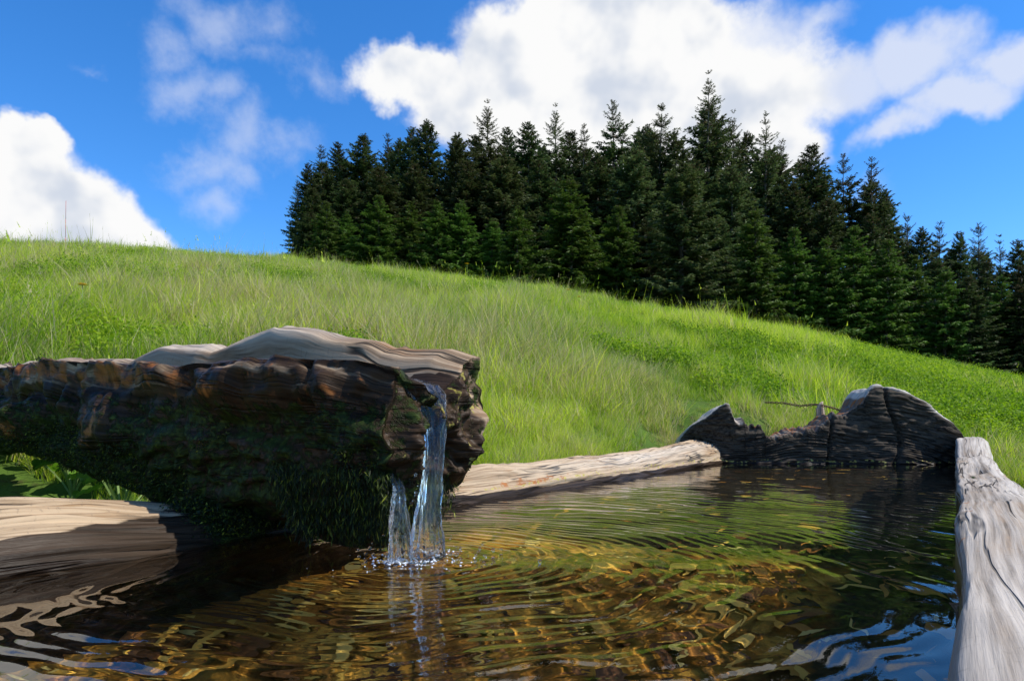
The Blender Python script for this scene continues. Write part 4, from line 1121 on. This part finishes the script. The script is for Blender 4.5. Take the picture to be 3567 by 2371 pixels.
KINDS = {}
def make_kind(key, seeds, Ht, R, nlev, sparse, style, mat, dens=1.0):
    out = []
    for sd_ in seeds:
        (tv, tf), (cv, cf, at) = spruce(sd_, Ht, R, nlev, sparse, style, dens)
        t = mesh_obj('trunk', tv, tf, M['bark'], link=False); c = mesh_obj('crown', cv, cf, mat, attrs=at, link=False, smooth=False)
        out.append((t.data, c.data)); bpy.data.objects.remove(t); bpy.data.objects.remove(c)
    KINDS[key] = (Ht, R, out)
make_kind('dense', (1, 2, 3), 12, 2.4, 62, .0, 'full', M['n_dark'], 1.15)
make_kind('sparse', (11, 12, 13), 13, 2.3, 64, .18, 'slim', M['n_dark'], 1.15)
make_kind('gaunt', (21, 22, 23), 14, 2.2, 66, .22, 'bare', M['n_olive'], 1.0)
make_kind('young', (31, 32, 33, 34), 8, 1.85, 56, .0, 'cone', M['n_young'], 1.2)
make_kind('olive', (41, 42), 11, 2.5, 58, .0, 'full', M['n_olive'], 1.2)

TREES = [  # x and y of the tip in the photograph (2359 px wide copy), depth in metres, kind, width factor
    (688, 385, 38, 'gaunt', .55), (712, 352, 37, 'dense', .62), (742, 312, 39, 'sparse', .85), (778, 308, 41, 'dense', .75), (838, 288, 40, 'dense', 1.0),
    (890, 294, 44, 'sparse', .8), (912, 300, 42, 'dense', .7), (945, 286, 46, 'dense', .8), (985, 260, 42, 'dense', .9), (1045, 288, 40, 'olive', .85),
    (1127, 226, 42, 'gaunt', 1.1), (1173, 280, 46, 'dense', .8), (1218, 266, 41, 'dense', .95), (1280, 243, 43, 'gaunt', .95), (1337, 273, 42, 'sparse', .85),
    (1424, 218, 43, 'sparse', .95), (1490, 275, 44, 'dense', .75), (1523, 222, 42, 'gaunt', 1.0), (1562, 290, 41, 'olive', .8), (1632, 183, 43, 'gaunt', 1.05),
    (1697, 258, 45, 'gaunt', .8), (1762, 255, 42, 'gaunt', .9), (1807, 308, 44, 'sparse', .75), (1870, 316, 41, 'dense', .9), (1940, 342, 42, 'sparse', .85),
    (1998, 352, 41, 'sparse', .9), (2048, 425, 44, 'dense', .7), (2093, 476, 43, 'sparse', .7), (2117, 505, 40, 'dense', .75), (2162, 496, 42, 'sparse', .75),
    (2205, 522, 41, 'dense', .75), (2252, 502, 43, 'sparse', .8), (2308, 530, 45, 'gaunt', .7), (2347, 540, 42, 'dense', .8), (2390, 515, 44, 'dense', .9), (2440, 530, 43, 'dense', .9),
    # middle rank
    (720, 400, 35, 'dense', .8), (800, 380, 36, 'dense', .9), (870, 360, 36, 'dense', 1.0), (960, 350, 37, 'dense', 1.0), (1075, 345, 36, 'dense', .95),
    (1150, 330, 36, 'olive', 1.0), (1245, 340, 37, 'dense', 1.0), (1380, 330, 37, 'dense', 1.05), (1460, 320, 36, 'olive', .9), (1600, 350, 37, 'dense', .95),
    (1690, 360, 36, 'olive', .95), (1830, 400, 37, 'dense', .95), (1910, 430, 36, 'dense', .9), (2010, 470, 37, 'dense', .9), (2150, 560, 37, 'dense', .8), (2270, 575, 38, 'dense', .8), (2350, 590, 37, 'dense', .8),
    # front rank of young trees along the meadow edge
    (712, 450, 33, 'dense', .62), (752, 430, 31, 'young', .72), (800, 455, 32, 'young', .85), (868, 412, 31, 'young', .95), (940, 430, 32, 'young', .85), (1005, 430, 31, 'young', .9), (1062, 430, 31, 'young', .95),
    (1130, 470, 31, 'young', .8), (1195, 440, 30, 'young', .9), (1312, 380, 31, 'young', 1.15), (1420, 440, 32, 'young', .95), (1565, 340, 30, 'olive', .95), (1490, 470, 33, 'dense', .8), (1655, 470, 33, 'dense', .85),
    (1735, 450, 30, 'young', .95), (1828, 490, 31, 'young', .9), (1905, 515, 31, 'young', .9), (1965, 490, 31, 'young', .95), (2040, 520, 31, 'young', .95),
    (2105, 560, 32, 'young', .9), (2170, 590, 31, 'young', .9), (2235, 600, 31, 'dense', .85), (2300, 610, 32, 'young', .9), (2355, 620, 31, 'dense', .9), (2410, 600, 31, 'young', .9)]
LOOK = {'dense': 'full dark spruce with close pointed crown', 'sparse': 'dark spruce with thin open tip',
        'gaunt': 'gaunt spruce with bare ragged upper branches', 'young': 'young bright green spruce', 'olive': 'broad olive green spruce'}
GROUP = {'dense': 'full dark spruces', 'sparse': 'thin-tipped spruces', 'gaunt': 'gaunt ragged spruces', 'young': 'young green spruces', 'olive': 'broad olive spruces'}
def tree_words(kind, rank, px):
    reach = 'at the uphill end' if px < 420 else 'at the downhill end' if px > 860 else 'below the big cloud' if px < 640 else 'near the tallest spruce' if px < 790 else 'lower down the slope'
    row = ('on the skyline', 'in mid wood', 'by the meadow', 'deep in the wood')[rank]
    return LOOK[kind] + ' ' + row + ' ' + reach, GROUP[kind] + ' ' + row + ' ' + reach
SKY_X = [t[0] for t in TREES[:36]]; SKY_Y = [t[1] for t in TREES[:36]]
_rf = random.Random(9); FILL = []
for k in range(30):                                      # trees deeper in the wood that close the gaps between the skyline tips
    x_ = 745 + 52 * k + _rf.uniform(-14, 14)
    FILL.append((x_, float(np.interp(x_, SKY_X, SKY_Y)) + _rf.uniform(28, 75), _rf.uniform(45, 50), _rf.choice(('dense', 'dense', 'sparse', 'olive')), _rf.uniform(.85, 1.1)))
TREES = TREES[:53] + FILL + TREES[53:]
rt = random.Random(3)
for i, (dx, dy, Y, kind, wf) in enumerate(TREES):
    px, py = dx / 2.3037, dy / 2.3037
    x = (px - 512) / FPX * Y; zt = H + (HOR - py) / FPX * Y; zg = float(ground_z(x, Y))
    Ht, R, meshes = KINDS[kind]
    h = zt - zg - .95                                     # the topmost sprays reach about a metre over the stem
    t_me, c_me = meshes[rt.randrange(len(meshes))]
    root = empty('spruce_tree', (x, Y, zg)); root.rotation_euler = (rt.uniform(-.015, .015), rt.uniform(-.015, .015), rt.uniform(0, 6.28))
    sx = wf * 1.40 * max(.75, min(1.25, (h / Ht) ** .5)); root.scale = (sx, sx, h / (Ht - .3))
    lab, grp = tree_words(kind, 0 if i < 36 else 1 if i < 53 else 3 if i < 83 else 2, px); tag(root, lab, 'tree', grp)
    if (dx, dy) == (1632, 183): root['label'] = 'tallest gaunt spruce with ragged bare tip rising above all the others'; 
    for nm, me in (('trunk', t_me), ('crown', c_me)):
        o = bpy.data.objects.new(nm, me); COL.objects.link(o); o.parent = root

# ------------------------------------------------------------------ small things
def tube(bm, pts, rad, ns=6):
    pv = None
    pts = [Vector(p) for p in pts]
    for i, p in enumerate(pts):
        d = (pts[min(i + 1, len(pts) - 1)] - pts[max(i - 1, 0)]).normalized()
        a = d.orthogonal().normalized(); b = d.cross(a); rr = rad[i] if isinstance(rad, (list, tuple)) else rad
        ring = [bm.verts.new(p + a * rr * math.cos(q) + b * rr * math.sin(q)) for q in [2 * math.pi * j / ns for j in range(ns)]]
        if pv:
            for j in range(ns): bm.faces.new((pv[j], pv[(j + 1) % ns], ring[(j + 1) % ns], ring[j]))
        else: bm.faces.new(ring[::-1])
        pv = ring
    bm.faces.new(pv)
def bm_obj(name, bm, mat, parent=None, smooth=True):
    me = bpy.data.meshes.new(name); bm.to_mesh(me); bm.free(); me.materials.append(mat)
    if smooth: me.polygons.foreach_set('use_smooth', [True] * len(me.polygons))
    o = bpy.data.objects.new(name, me); COL.objects.link(o)
    if parent: o.parent = parent
    return o

def flower(px, py, h, rad, label, seed, below=8):
    p = ground_hit(px, py + below, 2.5); r = random.Random(seed)
    z_head = H + (HOR - py) / FPX * p[1]; h = max(h, z_head - p[2])
    root = empty('dandelion', tuple(p)); tag(root, label, 'flower')
    bm = bmesh.new(); tube(bm, [(0, 0, -.02), (.004, 0, h * .5), (.0, .003, h)], [.0028, .0024, .002], 5); bm_obj('stem', bm, M['stem'], root)
    bm = bmesh.new()
    for ringi, (n, rr, up) in enumerate(((16, 1.0, .10), (13, .75, .35), (9, .45, .65))):
        for j in range(n):
            a = 2 * math.pi * j / n + r.uniform(-.1, .1); L = rad * rr * r.uniform(.85, 1.1); w = rad * .16
            d = Vector((math.cos(a), math.sin(a), 0)); s = Vector((-d.y, d.x, 0)); c = Vector((0, .003, h))
            vs = [bm.verts.new(c + s * w * .5), bm.verts.new(c + d * L + Vector((0, 0, L * up)) + s * w * .5), bm.verts.new(c + d * L + Vector((0, 0, L * up)) - s * w * .5), bm.verts.new(c - s * w * .5)]
            bm.faces.new(vs)
    bm_obj('flower_head', bm, M['yellow'], root, False)
flower(82, 312, .22, .032, 'yellow dandelion on a tall stem standing alone in the grass above the log', 1, 14)
flower(467, 263.5, .25, .045, 'orange-yellow flower on the grassy crest in front of the young spruces', 2, 9)
flower(568, 296, .2, .040, 'yellow flower in the upper meadow, upper one of a close pair', 3, 8)
flower(579, 305, .2, .034, 'yellow flower in the upper meadow, lower one of a close pair', 4, 8)

# red and white marker pole beyond the crest
def pole():
    Y = 34.0; x = (64.5 - 512) / FPX * Y; zg = float(ground_z(x, Y)); zt = H + (HOR - 200.5) / FPX * Y
    root = empty('marker_pole', (x, Y, zg)); tag(root, 'thin red and white marker pole standing beyond the grassy crest', 'pole')
    h = zt - zg; n = 6
    for i in range(n):
        bm = bmesh.new(); tube(bm, [(.012 * i, 0, h * i / n - (.2 if i == 0 else 0)), (.012 * (i + 1), 0, h * (i + 1) / n)], .014 - .001 * i, 8)
        bm_obj('band', bm, M['polered'] if i % 2 or i > 3 else M['polewhite'], root)
pole()

# weathered stake and twisted rusty wire behind the end board
def stake():
    Y = 3.16; b = at_depth(818, 446, Y); t = at_depth(821, 403, Y)
    root = empty('wooden_stake', tuple(b)); tag(root, 'short split grey wooden stake behind the jagged trough end', 'stake')
    n, ns = 30, 14; V = []; GU = []
    for i in range(n):
        q = i / (n - 1); c = b + (t - b) * q + np.array((.006 * math.sin(q * 4), 0, 0)); rx = (.030 - .012 * q) * (1 if q < .93 else .75); ry = .016
        for j in range(ns):
            a = 2 * math.pi * j / ns; e = 1 + .18 * float(vnoise(np.array((math.cos(a) * 2, math.sin(a) * 2, q * 3.)), 6))
            V.append(c - b + np.array((rx * math.cos(a) * e, ry * math.sin(a) * e, .012 * math.cos(a) * (q > .9)))); GU.append((q * .2, a * .02, 0))
    f = grid_faces(n, ns, wrap_v=True, flip=True).tolist(); f.append(list(range((n - 1) * ns, n * ns))); f.append(list(range(ns))[::-1])
    N = len(V); z = np.zeros(N)
    o = mesh_obj('shaft', V, f, M['rim'], attrs=dict(guv=np.array(GU), wet=z, moss=z, rust=z, pale=z + .35, lichen=z)); o.parent = root
    bm = bmesh.new()                                     # broken splinter leaning on its foot
    p0 = at_depth(795, 436, Y - .06) - b; p1 = at_depth(817, 421, Y - .04) - b
    tube(bm, [p0, p0 * .5 + p1 * .5 + np.array((0, 0, .004)), p1], [.012, .014, .004], 6)
    o = bm_obj('splinter', bm, M['bark'], root)
    # wire: two strands twisted together
    A = [at_depth(765, 402, 3.5), at_depth(783, 402.5, 3.42), at_depth(800, 405.5, 3.32), at_depth(815, 404, 3.2), at_depth(822, 405, 3.14), at_depth(835, 408, 3.12), at_depth(849, 415, 3.09)]
    A = np.array(A); k = np.linspace(0, len(A) - 1, 160); C = np.stack([np.interp(k, np.arange(len(A)), A[:, i]) for i in range(3)], 1)
    root2 = empty('rusty_wire', tuple(C[0])); tag(root2, 'twisted rusty fence wire running past the grey stake', 'wire')
    for s in (0, math.pi):
        bm = bmesh.new()
        tube(bm, [C[i] - C[0] + np.array((0, .004 * math.cos(i * .45 + s), .004 * math.sin(i * .45 + s))) for i in range(160)], .0026, 5)
        bm_obj('strand', bm, M['rusty'], root2)
stake()
